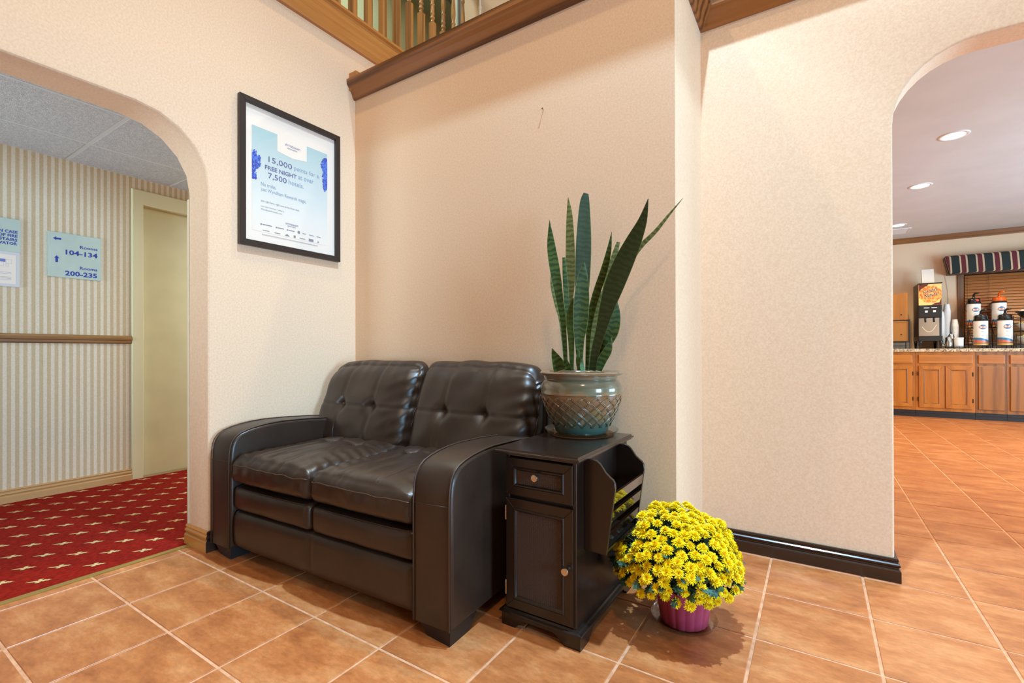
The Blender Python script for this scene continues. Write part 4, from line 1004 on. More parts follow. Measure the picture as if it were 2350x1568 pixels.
logo_row(1.592, [(1.374, 0.036, 'l'), (1.438, 0.034, 'l'), (1.496, 0.030, 'a'), (1.549, 0.012, 'b'), (1.584, 0.036, 'l'), (1.642, 0.030, 'b'), (1.696, 0.012, 'a')])
for z in (1.5735, 1.570): poly(bm, [(1.37, z), (1.70, z), (1.70, z + 0.0012), (1.37, z + 0.0012)], on_left(0.0096))
obj('small_print', bm, INKG, mat_b)['kind'] = 'stuff'
SMOKE = [flat('smoke_blue', srgb(34, 60, 168), 0.6), flat('smoke_light', srgb(66, 116, 206), 0.6)]
rs = random.Random(3)
def plume(cy, cz, rx, rz, ymin, ymax, n):
    for mi in (0, 1):
        bm = BM()
        for k in range(n):
            a = rs.uniform(0, 2 * PI); q = math.sqrt(rs.random()); yy, zz_ = cy + rx * q * math.cos(a), cz + rz * q * math.sin(a); r_ = rs.uniform(0.004, 0.011) * (1.25 - q * 0.6) * (1 if mi == 0 else 0.6)
            pts = []
            for j in range(9):
                b_ = 2 * PI * j / 9; pts.append((min(ymax, max(ymin, yy + r_ * rs.uniform(0.7, 1.3) * math.cos(b_))), zz_ + r_ * rs.uniform(0.7, 1.5) * math.sin(b_)))
            poly(bm, pts, on_left(0.0092 + 0.0004 * mi + 0.00001 * k))
        o = obj('blue_smoke', bm, SMOKE[mi], mat_b); o['kind'] = 'stuff'
plume(1.325, 1.955, 0.040, 0.048, 1.318, 1.764, 90); plume(1.325, 1.880, 0.016, 0.034, 1.318, 1.764, 14)
plume(1.750, 2.055, 0.026, 0.045, 1.318, 1.764, 60); plume(1.752, 1.985, 0.020, 0.055, 1.318, 1.764, 60); plume(1.749, 1.930, 0.008, 0.030, 1.318, 1.764, 10)
bm = BM(); box(bm, XL + 0.012, XL + 0.0135, y0 + 0.02, y1 - 0.02, z0 + 0.02, z1 - 0.02); obj('glass_pane', bm, clear('picture_glass', (1, 1, 1), 0.06, 0.03), po)

# ------------------------------------------------------------------ acrylic signs on the striped corridor wall
TEAL = mottled('frosted_acrylic', srgb(182, 196, 186), srgb(188, 202, 190), 8, 0.22, 0.0); NAVY = flat('sign_navy', srgb(20, 50, 150), 0.4)
def on_corr(off): return lambda y, z: Vector((XC + off, y, z))
def cw_text(par, body, ya, yb, zb, h, bold=0.02): return obj('lettering', letter(body, lambda u, v: Vector((XC + 0.0105, ya + u, zb + v)), yb - ya, h, bold), NAVY, par)
sg = thing('room_sign', 'frosted acrylic sign pointing to rooms 104-134 and 200-235', 'sign', (XC, 1.107, 1.465))
bm = BM(); box(bm, XC + 0.003, XC + 0.010, 0.967, 1.246, 1.466, 1.768, 0.0008, 1); sp_o = obj('panel', bm, TEAL, sg)
cw_text(sp_o, 'Rooms', 1.131, 1.226, 1.676, 0.021); cw_text(sp_o, '104-134', 1.056, 1.226, 1.624, 0.034, 0.03); cw_text(sp_o, 'Rooms', 1.130, 1.225, 1.531, 0.021); cw_text(sp_o, '200-235', 1.053, 1.224, 1.481, 0.034, 0.03)
bm = BM(); poly(bm, [(0.992, 1.725), (1.011, 1.739), (1.008, 1.730), (1.034, 1.731), (1.034, 1.719), (1.008, 1.719), (1.011, 1.711)], on_corr(0.0105)); obj('arrow', bm, NAVY, sp_o)
bm = BM(); poly(bm, [(1.011, 1.611), (1.0255, 1.592), (1.0175, 1.594), (1.0175, 1.565), (1.0045, 1.565), (1.0045, 1.594), (0.9975, 1.592)], on_corr(0.0105)); obj('arrow', bm, NAVY, sp_o)
fs = thing('fire_notice', 'teal and white fire evacuation notice at the left edge of the striped wall', 'sign', (XC, 0.72, 1.374))
bm = BM(); box(bm, XC + 0.003, XC + 0.010, 0.585, 0.839, 1.596, 1.806, 0.0008, 1); fp = obj('panel', bm, TEAL, fs)
bm = BM(); box(bm, XC + 0.003, XC + 0.0085, 0.585, 0.836, 1.374, 1.596, 0.0008, 1); pp = obj('paper_holder', bm, flat('paper_holder', srgb(206, 204, 204), 0.3), fs)
cw_text(fp, 'IN CASE', 0.737, 0.826, 1.715, 0.019, 0.03); cw_text(fp, 'OF FIRE', 0.740, 0.826, 1.690, 0.019, 0.03); cw_text(fp, 'USE STAIRS', 0.693, 0.825, 1.665, 0.019, 0.03); cw_text(fp, 'NOT ELEVATOR', 0.650, 0.824, 1.640, 0.019, 0.03)
bm = BM(); poly(bm, [(0.600, 1.392), (0.818, 1.392), (0.819, 1.576), (0.600, 1.576)], on_corr(0.0088)); obj('evacuation_plan', bm, WHITE, pp)
bm = BM(); poly(bm, [(0.64, 1.528), (0.772, 1.528), (0.772, 1.547), (0.64, 1.547)], on_corr(0.0091)); obj('plan_bar', bm, flat('plan_blue', srgb(108, 116, 178), 0.5), pp)
bm = BM()
for ya, yb, za, zb in ((0.774, 0.800, 1.520, 1.546), (0.774, 0.786, 1.500, 1.518), (0.640, 0.70, 1.498, 1.524), (0.712, 0.764, 1.500, 1.524)):
    for a, b_, c, d in ((ya, yb, za, za + 0.001), (ya, yb, zb - 0.001, zb), (ya, ya + 0.001, za, zb), (yb - 0.001, yb, za, zb)): poly(bm, [(a, c), (b_, c), (b_, d), (a, d)], on_corr(0.0091))
for z in (1.462, 1.454, 1.432, 1.424, 1.416): poly(bm, [(0.64, z), (0.798, z), (0.798, z + 0.0025), (0.64, z + 0.0025)], on_corr(0.0091))
PLN = obj('plan_lines', bm, flat('plan_grey', srgb(168, 166, 176), 0.5), pp); PLN['kind'] = 'stuff'
# small screw holes left in the wall above the loveseat are too small to build; one nail shows
t = thing('wall_nail', 'tiny nail left in the beige wall high above the loveseat', 'nail', (-1.089, YP, 2.109))
bm = BM(); tube(bm, [(-1.089, YP + 0.003, 2.108), (-1.089, YP - 0.010, 2.110)], 0.0022, 8); obj('shank', bm, NICKEL, t)
bm = BM(); tube(bm, [(-1.089, YP - 0.010, 2.110), (-1.089, YP - 0.0115, 2.1102)], 0.0045, 10); obj('head', bm, NICKEL, t)

# ------------------------------------------------------------------ breakfast room beyond the right archway
YW, YF, ZC, ZK = 9.60, 8.95, 2.725, 0.985           # far wall, cabinet fronts, ceiling, counter top
bm = BM(); box(bm, -1.6, 5.3, YW, YW + 0.1, 0, 2.8); struct('wall_far', bm, WALLP, 'beige papered far wall of the breakfast room')
bm = BM(); box(bm, -1.7, -1.6, 2.63, 9.7, 0, 2.8); struct('wall_side', bm, WALLP, 'beige papered side wall of the breakfast room')
bm = BM(); box(bm, 5.2, 5.3, 2.63, 9.7, 0, 2.8); struct('wall_side', bm, WALLP, 'beige papered right side wall of the breakfast room')
m_c2 = mottled('white_ceiling_paint', srgb(206, 206, 206), srgb(212, 212, 212), 3, 0.42, 0.10, 4.0, 0.5, bscale=9)
bm = BM(); box(bm, -1.7, 5.3, YR + 0.135, 9.7, ZC, 2.80); struct('ceiling', bm, m_c2, 'smooth white ceiling of the breakfast room')
CORN = oak('oak_cornice', 'x', srgb(150, 96, 46), srgb(110, 66, 28))
bm = BM(); profile_run(bm, [(0, 2.640), (0.010, 2.640), (0.016, 2.655), (0.014, 2.68), (0.030, 2.715), (0.030, ZC), (0, ZC)], [(-1.6, YW), (5.2, YW)]); struct('trim_9', bm, CORN, 'oak cornice along the far breakfast room wall')
# recessed downlights and an air vent
LENS = emit('lit_lamp_lens', (1.0, 0.95, 0.86), 26)
RIM = flat('white_trim_ring', srgb(220, 220, 220), 0.3)
for i, (x, y, lab) in enumerate(((0.965, 5.23, 'large recessed ceiling light nearest the breakfast archway'), (0.955, 6.63, 'recessed ceiling light in the middle of the breakfast room ceiling'), (0.985, 8.53, 'small far recessed ceiling light near the oak cornice'))):
    t = thing('ceiling_light', lab, 'light', (x, y, ZC), 0, 'recessed lights of the breakfast room')
    bm = BM(); lathe(bm, [(0.072, -0.001), (0.074, -0.006), (0.098, -0.005), (0.102, 0.0), (0.102, 0.004), (0.072, 0.004)], (x, y, ZC), 36); obj('trim_ring', bm, RIM, t, True)
    bm = BM(); lathe(bm, [(0.0, -0.010), (0.045, -0.008), (0.071, -0.002), (0.071, 0.002), (0.0, 0.002)], (x, y, ZC), 30); obj('lamp_lens', bm, LENS, t, True)
t = thing('air_vent', 'pale slotted air vent in the far breakfast room ceiling', 'vent', (1.04, 8.95, ZC))
bm = BM()
for a, b_, c, d in ((0.92, 1.17, 8.78, 8.80), (0.92, 1.17, 9.12, 9.14), (0.92, 0.94, 8.80, 9.12), (1.15, 1.17, 8.80, 9.12)): box(bm, a, b_, c, d, ZC - 0.010, ZC)
obj('frame', bm, RIM, t)
for k in range(7):
    bm = BM(); y = 8.82 + 0.045 * k; prism(bm, [(y, ZC - 0.001), (y + 0.03, ZC - 0.009), (y + 0.032, ZC - 0.008), (y + 0.003, ZC)], 'x', 0.94, 1.15); obj('slat', bm, RIM, t)
# base cabinets, each a unit of its own
COAK = oak('cabinet_oak', 'z', srgb(186, 108, 24), srgb(150, 80, 14), 1.0, 0.32, 0.4, 0.3)
COAK2 = oak('cabinet_oak_plain', 'z', srgb(160, 98, 36), srgb(122, 72, 24), 1.6, 0.36, 0.3, 0.6)
COAKX = oak('cabinet_oak_rail', 'x', srgb(186, 112, 36), srgb(152, 84, 22), 1.0, 0.32, 0.4, 0.3)
IRON = flat('dark_hinge', srgb(48, 36, 28), 0.5, 0.5)
KICKM = flat('dark_kick', srgb(30, 22, 20), 0.4)
def raised_door(cabo, x0, x1, z0, z1, plain):
    y = YF - 0.020
    if plain:
        bm = BM(); box(bm, x0, x1, y, YF - 0.001, z0, z1, 0.005, 2); return obj('door', bm, COAK2, cabo)
    f = 0.052; bm = BM()
    for q in ([(x0, z0), (x1, z0), (x1 - f, z0 + f), (x0 + f, z0 + f)], [(x1, z0), (x1, z1), (x1 - f, z1 - f), (x1 - f, z0 + f)], [(x1, z1), (x0, z1), (x0 + f, z1 - f), (x1 - f, z1 - f)], [(x0, z1), (x0, z0), (x0 + f, z0 + f), (x0 + f, z1 - f)]): prism(bm, q, 'y', y, YF - 0.001, 0.003, 2)
    d = obj('door', bm, COAK, cabo)
    bm = BM(); steps = [(f - 0.001, 0.004), (f + 0.006, 0.002), (f + 0.012, 0.010), (f + 0.016, 0.011)]
    rings = [[bm.verts.new((a, y + d_, c)) for a, c in ((x0 + o_, z0 + o_), (x1 - o_, z0 + o_), (x1 - o_, z1 - o_), (x0 + o_, z1 - o_))] for o_, d_ in steps]
    for A, B in zip(rings, rings[1:]):
        for k in range(4): bm.faces.new([A[k], A[(k + 1) % 4], B[(k + 1) % 4], B[k]])
    obj('moulding', bm, COAK2, d)
    bm = BM(); box(bm, x0 + f + 0.014, x1 - f - 0.014, y + 0.010, y + 0.014, z0 + f + 0.014, z1 - f - 0.014); obj('panel', bm, COAK, d); return d
def hinges(d, x, z0, z1):
    for z in (z0 + 0.09, z1 - 0.14):
        bm = BM(); box(bm, x - 0.006, x + 0.006, YF - 0.024, YF - 0.002, z, z + 0.055, 0.002, 1); obj('hinge', bm, IRON, d)
units = [('base_cabinet', 'oak base cabinet cut off by the archway edge, under the toaster case', 0.60, 1.222, [(0.63, 0.90), (0.905, 1.186)], False, (0.63, 1.186)),
         ('base_cabinet', 'golden oak base cabinet with two framed doors under the juice dispenser', 1.222, 1.857, [(1.258, 1.536), (1.547, 1.824)], False, (1.258, 1.826)),
         ('base_cabinet', 'oak base cabinet with a plain flat swirling grain door under the coffee airpots', 1.857, 2.168, [(1.888, 2.142)], True, (1.888, 2.145)),
         ('base_cabinet', 'oak base cabinet with plain doors at the right edge of the archway view', 2.168, 2.80, [(2.198, 2.47), (2.49, 2.77)], True, (2.198, 2.77))]
for nm, lab, x0, x1, doors, plain, dr in units:
    c = thing(nm, lab, 'cabinet', ((x0 + x1) / 2, YF, 0), 0, 'breakfast counter base cabinets')
    bm = BM(); box(bm, x0 + 0.001, x1 - 0.001, YF, YW - 0.01, 0.095, 0.940); obj('carcass', bm, COAK2 if plain else COAK, c)
    bm = BM(); box(bm, x0 + 0.001, x1 - 0.001, YF + 0.004, YW - 0.02, 0.001, 0.095); box(bm, x0 + 0.001, x1 - 0.001, YF - 0.004, YF + 0.004, 0.001, 0.05); box(bm, x0 + 0.001, x1 - 0.001, YF - 0.001, YF + 0.004, 0.05, 0.085, 0.002, 1); tag(obj('kick_board', bm, KICKM, c), kind='stuff')
    bm = BM(); box(bm, dr[0], dr[1], YF - 0.020, YF - 0.001, 0.776, 0.892, 0.004, 2); obj('drawer', bm, COAKX, c)
    for k, (a, b_) in enumerate(doors):
        d = raised_door(c, a, b_, 0.140, 0.738, plain)
        hinges(d, (a - 0.006) if (k == 0 and len(doors) > 1 and x0 > 1) else (b_ + 0.006), 0.140, 0.738) if not plain else None
m, nt, b = newmat('granite')
n = N(nt, 'ShaderNodeTexVoronoi'); n.inputs['Scale'].default_value = 70; nt.links.new(pos(nt), n.inputs['Vector'])
r = ramp(nt, [(0.0, srgb(60, 44, 34)), (0.18, srgb(130, 104, 78)), (0.45, srgb(190, 168, 138)), (0.8, srgb(214, 198, 170))]); nt.links.new(n.outputs['Color'], r.inputs['Fac']); nt.links.new(r.outputs['Color'], b.inputs['Base Color']); b.inputs['Roughness'].default_value = 0.15
bm = BM(); box(bm, 0.58, 2.82, YF - 0.035, YW - 0.003, 0.940, ZK, 0.006, 2); ct = obj('countertop', bm, m); tag(ct, 'speckled brown granite countertop running over the oak cabinets', 'countertop')
# window with closed wooden blind and a striped valance
wn = thing('window_1', 'window with brown wooden frame and closed blind above the breakfast counter', None, (2.4, YW, 1.0)); wn['kind'] = 'structure'
WFR = oak('window_frame_oak', 'z', srgb(128, 84, 40), srgb(92, 56, 24))
for a, b_, c, d in ((1.80, 1.872, 1.00, 2.16), (3.30, 3.372, 1.00, 2.16), (1.872, 3.30, 2.09, 2.16), (1.872, 3.30, 1.00, 1.05)):
    bm = BM(); box(bm, a, b_, YW - 0.022, YW - 0.0005, c, d, 0.004, 1); obj('frame', bm, WFR, wn)
SLAT = oak('blind_slat_wood', 'x', srgb(176, 112, 62), srgb(150, 88, 44), 1.0, 0.4, 0.2, 0.3)
bm = BM(); box(bm, 1.872, 3.30, YW - 0.006, YW - 0.001, 1.05, 2.09); obj('pane', bm, flat('gap_shade_dark', srgb(40, 28, 20), 0.1), wn)  # dark sheet added behind the slats so their gaps look shaded
bl = thing('window_blind', 'closed reddish wooden slat blind in the breakfast window', 'blind', (2.58, YW - 0.05, 1.06), 0)
me = None
for k in range(24):
    z = 1.075 + 0.0425 * k
    if me is None:
        bt = BM(); prism(bt, [(-0.004, -0.022), (0.0, -0.023), (0.018, 0.0175), (0.014, 0.019)], 'x', -0.71, 0.71); me = D.meshes.new('slat'); bt.to_mesh(me); bt.free(); me.materials.append(SLAT)
    o = D.objects.new('slat', me); COL.objects.link(o); o.parent = bl; o.location = (0.006, 0.012, z - 1.06)
for x in (1.90, 2.13, 2.72, 3.2):
    bm = BM(); tube(bm, [(x, YW - 0.056, 1.06), (x, YW - 0.056, 2.09)], 0.0016, 5); obj('cord', bm, IRON, bl)
m, nt, b = newmat('striped_fabric')
g = nt.nodes.new('ShaderNodeNewGeometry'); sp = nt.nodes.new('ShaderNodeSeparateXYZ'); nt.links.new(g.outputs['Position'], sp.inputs[0])
su = nt.nodes.new('ShaderNodeMath'); su.operation = 'ADD'; nt.links.new(sp.outputs['X'], su.inputs[0]); nt.links.new(sp.outputs['Y'], su.inputs[1])
ma = nt.nodes.new('ShaderNodeMath'); ma.operation = 'MULTIPLY_ADD'; ma.inputs[1].default_value = 1 / 0.176; ma.inputs[2].default_value = -(1.700 + 9.36) / 0.176 + 100; nt.links.new(su.outputs[0], ma.inputs[0])
fr = nt.nodes.new('ShaderNodeMath'); fr.operation = 'FRACT'; nt.links.new(ma.outputs[0], fr.inputs[0])
NV, CR, BG = srgb(32, 42, 40), srgb(196, 170, 140), srgb(96, 32, 40)
r = ramp(nt, [(0.0, NV), (0.50, CR), (0.60, BG), (0.89, CR)], 'CONSTANT'); nt.links.new(fr.outputs[0], r.inputs['Fac']); nt.links.new(r.outputs['Color'], b.inputs['Base Color']); b.inputs['Roughness'].default_value = 0.85
FAB = m
va = thing('window_valance', 'padded valance striped navy, burgundy and cream above the breakfast window', 'valance', (2.5, YW, 2.10))
vp = [(YW - 0.002, 2.352), (9.40, 2.362), (9.380, 2.356), (9.370, 2.340), (9.366, 2.28), (9.362, 2.20), (9.358, 2.115), (9.366, 2.100), (YW - 0.002, 2.100)]
bm = BM(); prism(bm, vp, 'x', 1.630, 3.55, 0.008, 2)
for v in bm.verts:
    if v.co.x < 1.66: v.co.x += 0.05 * (2.36 - v.co.z) / 0.26
    v.co.z -= 0.012 * (0.5 + 0.5 * math.sin(v.co.x * 9)) * (1 if v.co.z < 2.15 else 0)
o = obj('fabric', bm, FAB, va); smooth_by_angle(o, 50)
# ---- things on the counter
BLK, CHR, WHT = flat('black_plastic', srgb(24, 22, 22), 0.25, coat=0.3), flat('polished_steel', srgb(196, 194, 190), 0.16, 1.0), flat('white_foam', srgb(232, 228, 226), 0.6)
WIREM = flat('black_wire', srgb(26, 24, 24), 0.35, 0.3)
jd = thing('juice_dispenser', 'black juice dispenser with an orange printed front and steel splash plate', 'dispenser', (1.42, 9.35, ZK))
X0, X1, Y0_, Y1_ = 1.285, 1.552, 9.15, 9.56
HOUS = flat('brown_black_housing', srgb(52, 40, 34), 0.4)
bm = BM(); box(bm, X0, X1, Y0_ + 0.012, Y1_, 1.10, 1.945, 0.008, 2); obj('housing', bm, HOUS, jd)
bm = BM(); box(bm, X0 + 0.004, X1 - 0.004, Y0_ - 0.020, Y0_ + 0.014, 1.44, 1.625, 0.006, 2); ctrl = obj('control_band', bm, BLK, jd)
bm = BM(); box(bm, X0 - 0.003, X1 + 0.003, Y0_ - 0.022, Y1_ + 0.003, 1.940, 1.952, 0.003, 1); obj('lid', bm, BLK, jd)
bm = BM(); box(bm, X0 + 0.008, X1 - 0.030, Y0_ + 0.004, Y0_ + 0.013, 1.172, 1.438, 0.002, 1); sp_ = obj('splash_plate', bm, CHR, jd)
bm = BM(); tube(bm, catmull([Vector((X0 + 0.045, Y0_ + 0.0035, 1.31)), Vector((X0 + 0.085, Y0_ + 0.0035, 1.25)), Vector((X0 + 0.125, Y0_ + 0.0035, 1.232)), Vector((X0 + 0.165, Y0_ + 0.0035, 1.26)), Vector((X0 + 0.205, Y0_ + 0.0035, 1.335))], 6), 0.0035, 6); obj('smile_rail', bm, flat('pale_enamel', srgb(240, 214, 176), 0.3), sp_)
for x in (X0 + 0.082, X0 + 0.178):
    bm = BM(); lathe(bm, [(0.0, 0.0), (0.010, 0.0), (0.014, 0.05), (0.014, 0.06), (0, 0.06)], (x, Y0_ - 0.002, 1.375), 12); obj('spout', bm, BLK, jd, True)
bm = BM(); box(bm, X0 - 0.002, X1 + 0.002, Y0_ - 0.045, Y1_, 1.095, 1.168, 0.006, 2); obj('drip_tray', bm, BLK, jd)
for x in (X0 + 0.02, X1 - 0.02):
    for y in (Y0_ - 0.02, Y1_ - 0.04):
        bm = BM(); lathe(bm, [(0.0, 0), (0.011, 0), (0.020, 0.105), (0.020, 0.112), (0, 0.112)], (x, y, ZK), 12); obj('foot', bm, BLK, jd, True)
m, nt, b = newmat('orange_print')
n = N(nt, 'ShaderNodeTexVoronoi'); n.inputs['Scale'].default_value = 24; n.feature = 'F1'; nt.links.new(pos(nt, (1, 0, 1)), n.inputs['Vector'])
r = ramp(nt, [(0.0, srgb(250, 150, 60)), (0.35, srgb(236, 104, 30)), (0.6, srgb(250, 178, 100)), (0.9, srgb(228, 92, 24))]); nt.links.new(n.outputs['Distance'], r.inputs['Fac']); nt.links.new(r.outputs['Color'], b.inputs['Base Color']); b.inputs['Roughness'].default_value = 0.3
OPR = m
fy = Y0_ - 0.0055
bm = BM(); box(bm, X0 + 0.006, X1 - 0.004, Y0_ - 0.005, Y0_ + 0.013, 1.625, 1.938, 0.003, 1); gp = obj('graphic_panel', bm, flat('apricot_print', srgb(246, 192, 120), 0.3), jd)
onf = lambda off: (lambda x, z: Vector((x, fy - off, z)))
bm = BM(); cxp, czp = (X0 + X1) / 2 + 0.003, 1.785
pts = []
for k in range(48):
    a = 2 * PI * k / 48; q = 0.118 * (1 + 0.10 * abs(math.sin(4 * a))); pts.append((cxp + q * math.cos(a) * 1.02, czp + q * math.sin(a) * 1.0))
poly(bm, pts, onf(0.0004)); obj('orange_slices', bm, OPR, gp)
bm = BM(); poly(bm, [(X0 + 0.009, 1.935), (X0 + 0.115, 1.935), (X0 + 0.10, 1.905), (X0 + 0.04, 1.87), (X0 + 0.009, 1.83)], onf(0.0003)); poly(bm, [(X1 - 0.007, 1.628), (X1 - 0.115, 1.628), (X1 - 0.08, 1.655), (X1 - 0.03, 1.66), (X1 - 0.007, 1.73)], onf(0.0003)); obj('brown_corners', bm, mottled('brown_print', srgb(70, 26, 18), srgb(120, 50, 28), 120, 0.4, 0.0), gp)
INKD = flat('ink_dark_green', srgb(28, 40, 34), 0.4); INKC = flat('ink_cream', srgb(246, 236, 214), 0.4)
def slant(px_, pz_, k=0.30, off=0.0010): return lambda u, v: Vector((px_ + u, fy - off, pz_ + v + k * u))
for off, mm, gx_ in ((0.0007, INKC, 0.020), (0.0011, INKD, 0.0)):
    bm = BM(); letter("Florida's", slant(cxp - 0.077, czp + 0.005, 0.30, off), 0.155, 0.052, 0.02 + gx_, 1.0, bm); letter('Natural', slant(cxp - 0.064, czp - 0.055, 0.30, off), 0.15, 0.052, 0.02 + gx_, 1.0, bm); obj('lettering', bm, mm, gp)
bm = BM()
for x in (X0 + 0.075, X0 + 0.165): poly(bm, [(x, 1.518), (x + 0.030, 1.518), (x + 0.030, 1.546), (x, 1.546)], lambda x, z: Vector((x, Y0_ - 0.0208, z)))
for x in (X0 + 0.062, X0 + 0.146): poly(bm, [(x, 1.580), (x + 0.062, 1.580), (x + 0.062, 1.590), (x, 1.590)], lambda x, z: Vector((x, Y0_ - 0.0208, z)))
obj('buttons', bm, WHT, ctrl)['kind'] = 'stuff'
t = thing('display_card', 'small white folded card standing on top of the juice dispenser', 'card', (1.41, 9.28, 1.9525))
bm = BM(); prism(bm, [(9.235, 1.9525), (9.240, 1.9525), (9.292, 2.166), (9.344, 1.9525), (9.349, 1.9525), (9.294, 2.172), (9.290, 2.172)], 'x', 1.345, 1.483); obj('card', bm, WHITE, t)
# toaster case at the left end: brown panels on a wire stand
tc = thing('bread_case', 'brown wooden two door bread case on a wire stand at the counter end', 'case', (1.05, 9.3, ZK))
BRN = oak('case_wood', 'z', srgb(160, 100, 28), srgb(134, 80, 20), 1.0, 0.4, 0.2, 0.3)
bm = BM(); prism(bm, [(0.90, 1.42), (1.168, 1.42), (1.168, 1.826), (1.10, 1.824), (1.03, 1.815), (0.96, 1.80), (0.90, 1.78)], 'y', 9.15, 9.19, 0.004, 1); obj('door', bm, BRN, tc)
bm = BM(); box(bm, 0.90, 1.168, 9.15, 9.19, 1.10, 1.405, 0.004, 1); obj('door', bm, BRN, tc)
bm = BM(); prism(bm, [(9.195, 1.10), (9.5, 1.10), (9.5, 1.80), (9.195, 1.80)], 'x', 0.90, 1.165); obj('case_body', bm, HOUS, tc)
for z in (1.5, 1.2):
    bm = BM(); lathe(bm, [(0.004, 0), (0.008, 0.01), (0.0, 0.012)], (0, 0, 0), 10); bmesh.ops.rotate(bm, verts=bm.verts[:], matrix=Matrix.Rotation(PI / 2, 3, 'X')); bmesh.ops.translate(bm, verts=bm.verts[:], vec=(1.09, 9.15, z)); obj('knob', bm, IRON, tc, True)
bm = BM()
for x in (0.91, 1.185):
    tube(bm, [(x, 9.13, ZK + 0.004), (x, 9.13, 1.42), (x, 9.5, 1.42), (x, 9.5, ZK + 0.004)], 0.005, 6)
for z in (1.09, 1.413): tube(bm, [(0.91, 9.13, z), (1.185, 9.13, z), (1.185, 9.5, z), (0.91, 9.5, z)], 0.005, 6, closed=True)
for k in range(5): tube(bm, [(0.95 + 0.05 * k, 9.13, 1.03), (0.95 + 0.05 * k, 9.5, 1.03)], 0.004, 5)
tag(obj('wire_stand', bm, WIREM, tc), kind='stuff')
# condiment tray with creamers, canister and stacks of foam cups
t = thing('service_tray', 'low black wire tray holding creamers and cups beside the dispenser', 'tray', (1.67, 9.2, ZK))
bm = BM(); box(bm, 1.575, 1.80, 9.12, 9.36, ZK + 0.002, ZK + 0.012, 0.002, 1); obj('base', bm, BLK, t)
bm = BM()
for z in (ZK + 0.018, ZK + 0.034): tube(bm, [(1.575, 9.12, z), (1.80, 9.12, z), (1.80, 9.36, z), (1.575, 9.36, z)], 0.003, 5, closed=True)
for k in range(8): tube(bm, [(1.58 + 0.031 * k, 9.12, ZK + 0.005), (1.58 + 0.031 * k, 9.12, ZK + 0.034)], 0.002, 4)
tag(obj('rail', bm, WIREM, t), kind='stuff')
def creamer(x, y, h, lab):
    t = thing('creamer', lab, 'jug', (x, y, ZK + 0.0125), 0, 'steel creamers on the tray')
    bm = BM(); lathe(bm, [(0, 0), (0.040, 0), (0.043, 0.01), (0.044, h * 0.4), (0.036, h * 0.75), (0.027, h * 0.9), (0.022, h * 0.97), (0.0, h)], (x, y, ZK + 0.0125), 24); smooth_by_angle(obj('body', bm, CHR, t), 60)
    bm = BM(); tube(bm, [(x - 0.036, y, ZK + h * 0.85), (x - 0.062, y, ZK + h * 0.75), (x - 0.062, y, ZK + h * 0.45), (x - 0.040, y, ZK + h * 0.3)], 0.004, 6); obj('handle', bm, BLK, t)
    bm = BM(); lathe(bm, [(0.006, h), (0.010, h + 0.012), (0, h + 0.016)], (x, y, ZK + 0.0125), 12); obj('lid_knob', bm, BLK, t, True)
creamer(1.625, 9.17, 0.165, 'steel creamer jug at the front of the wire tray'); creamer(1.668, 9.26, 0.21, 'taller steel creamer jug standing behind the front one')
t = thing('canister', 'short round white canister on the wire tray', 'canister', (1.735, 9.18, ZK + 0.0125))
bm = BM(); lathe(bm, [(0, 0), (0.048, 0), (0.050, 0.004), (0.051, 0.13), (0.0, 0.13)], (1.735, 9.18, ZK + 0.0125), 28); smooth_by_angle(obj('body', bm, WHT, t), 50)
bm = BM(); lathe(bm, [(0.052, 0.126), (0.0535, 0.130), (0.0535, 0.142), (0.050, 0.146), (0, 0.146)], (1.735, 9.18, ZK + 0.0125), 28); smooth_by_angle(obj('lid', bm, WHT, t), 50)
def cup_stack(x, y, z, n, r, lab):
    base = None
    for k in range(n):
        if base is None:
            bm = BM(); lathe(bm, [(r, 0.0), (r * 1.03, 0.004), (r * 0.99, 0.008), (r * 0.68, 0.105), (0, 0.105)], (0, 0, 0), 18); o = obj('foam_cup', bm, WHT); smooth_by_angle(o, 50); base = o
        else:
            o = base.copy(); COL.objects.link(o)
        o.location = (x, y, z + 0.0155 * k)
        tag(o, lab if 0 < k < n - 1 else lab.replace('white foam cup', 'topmost upturned foam cup' if k else 'bottom upturned foam cup'), 'cup', 'upturned foam cups in the ' + lab.split(' in the ')[1])
cup_stack(1.655, 9.45, ZK + 0.0005, 37, 0.044, 'white foam cup in the tallest stack by the window frame')
cup_stack(1.585, 9.43, ZK + 0.0005, 30, 0.042, 'white foam cup in the stack touching the juice dispenser')
cup_stack(1.735, 9.40, ZK + 0.0005, 22, 0.042, 'white foam cup in the shorter stack behind the canister')
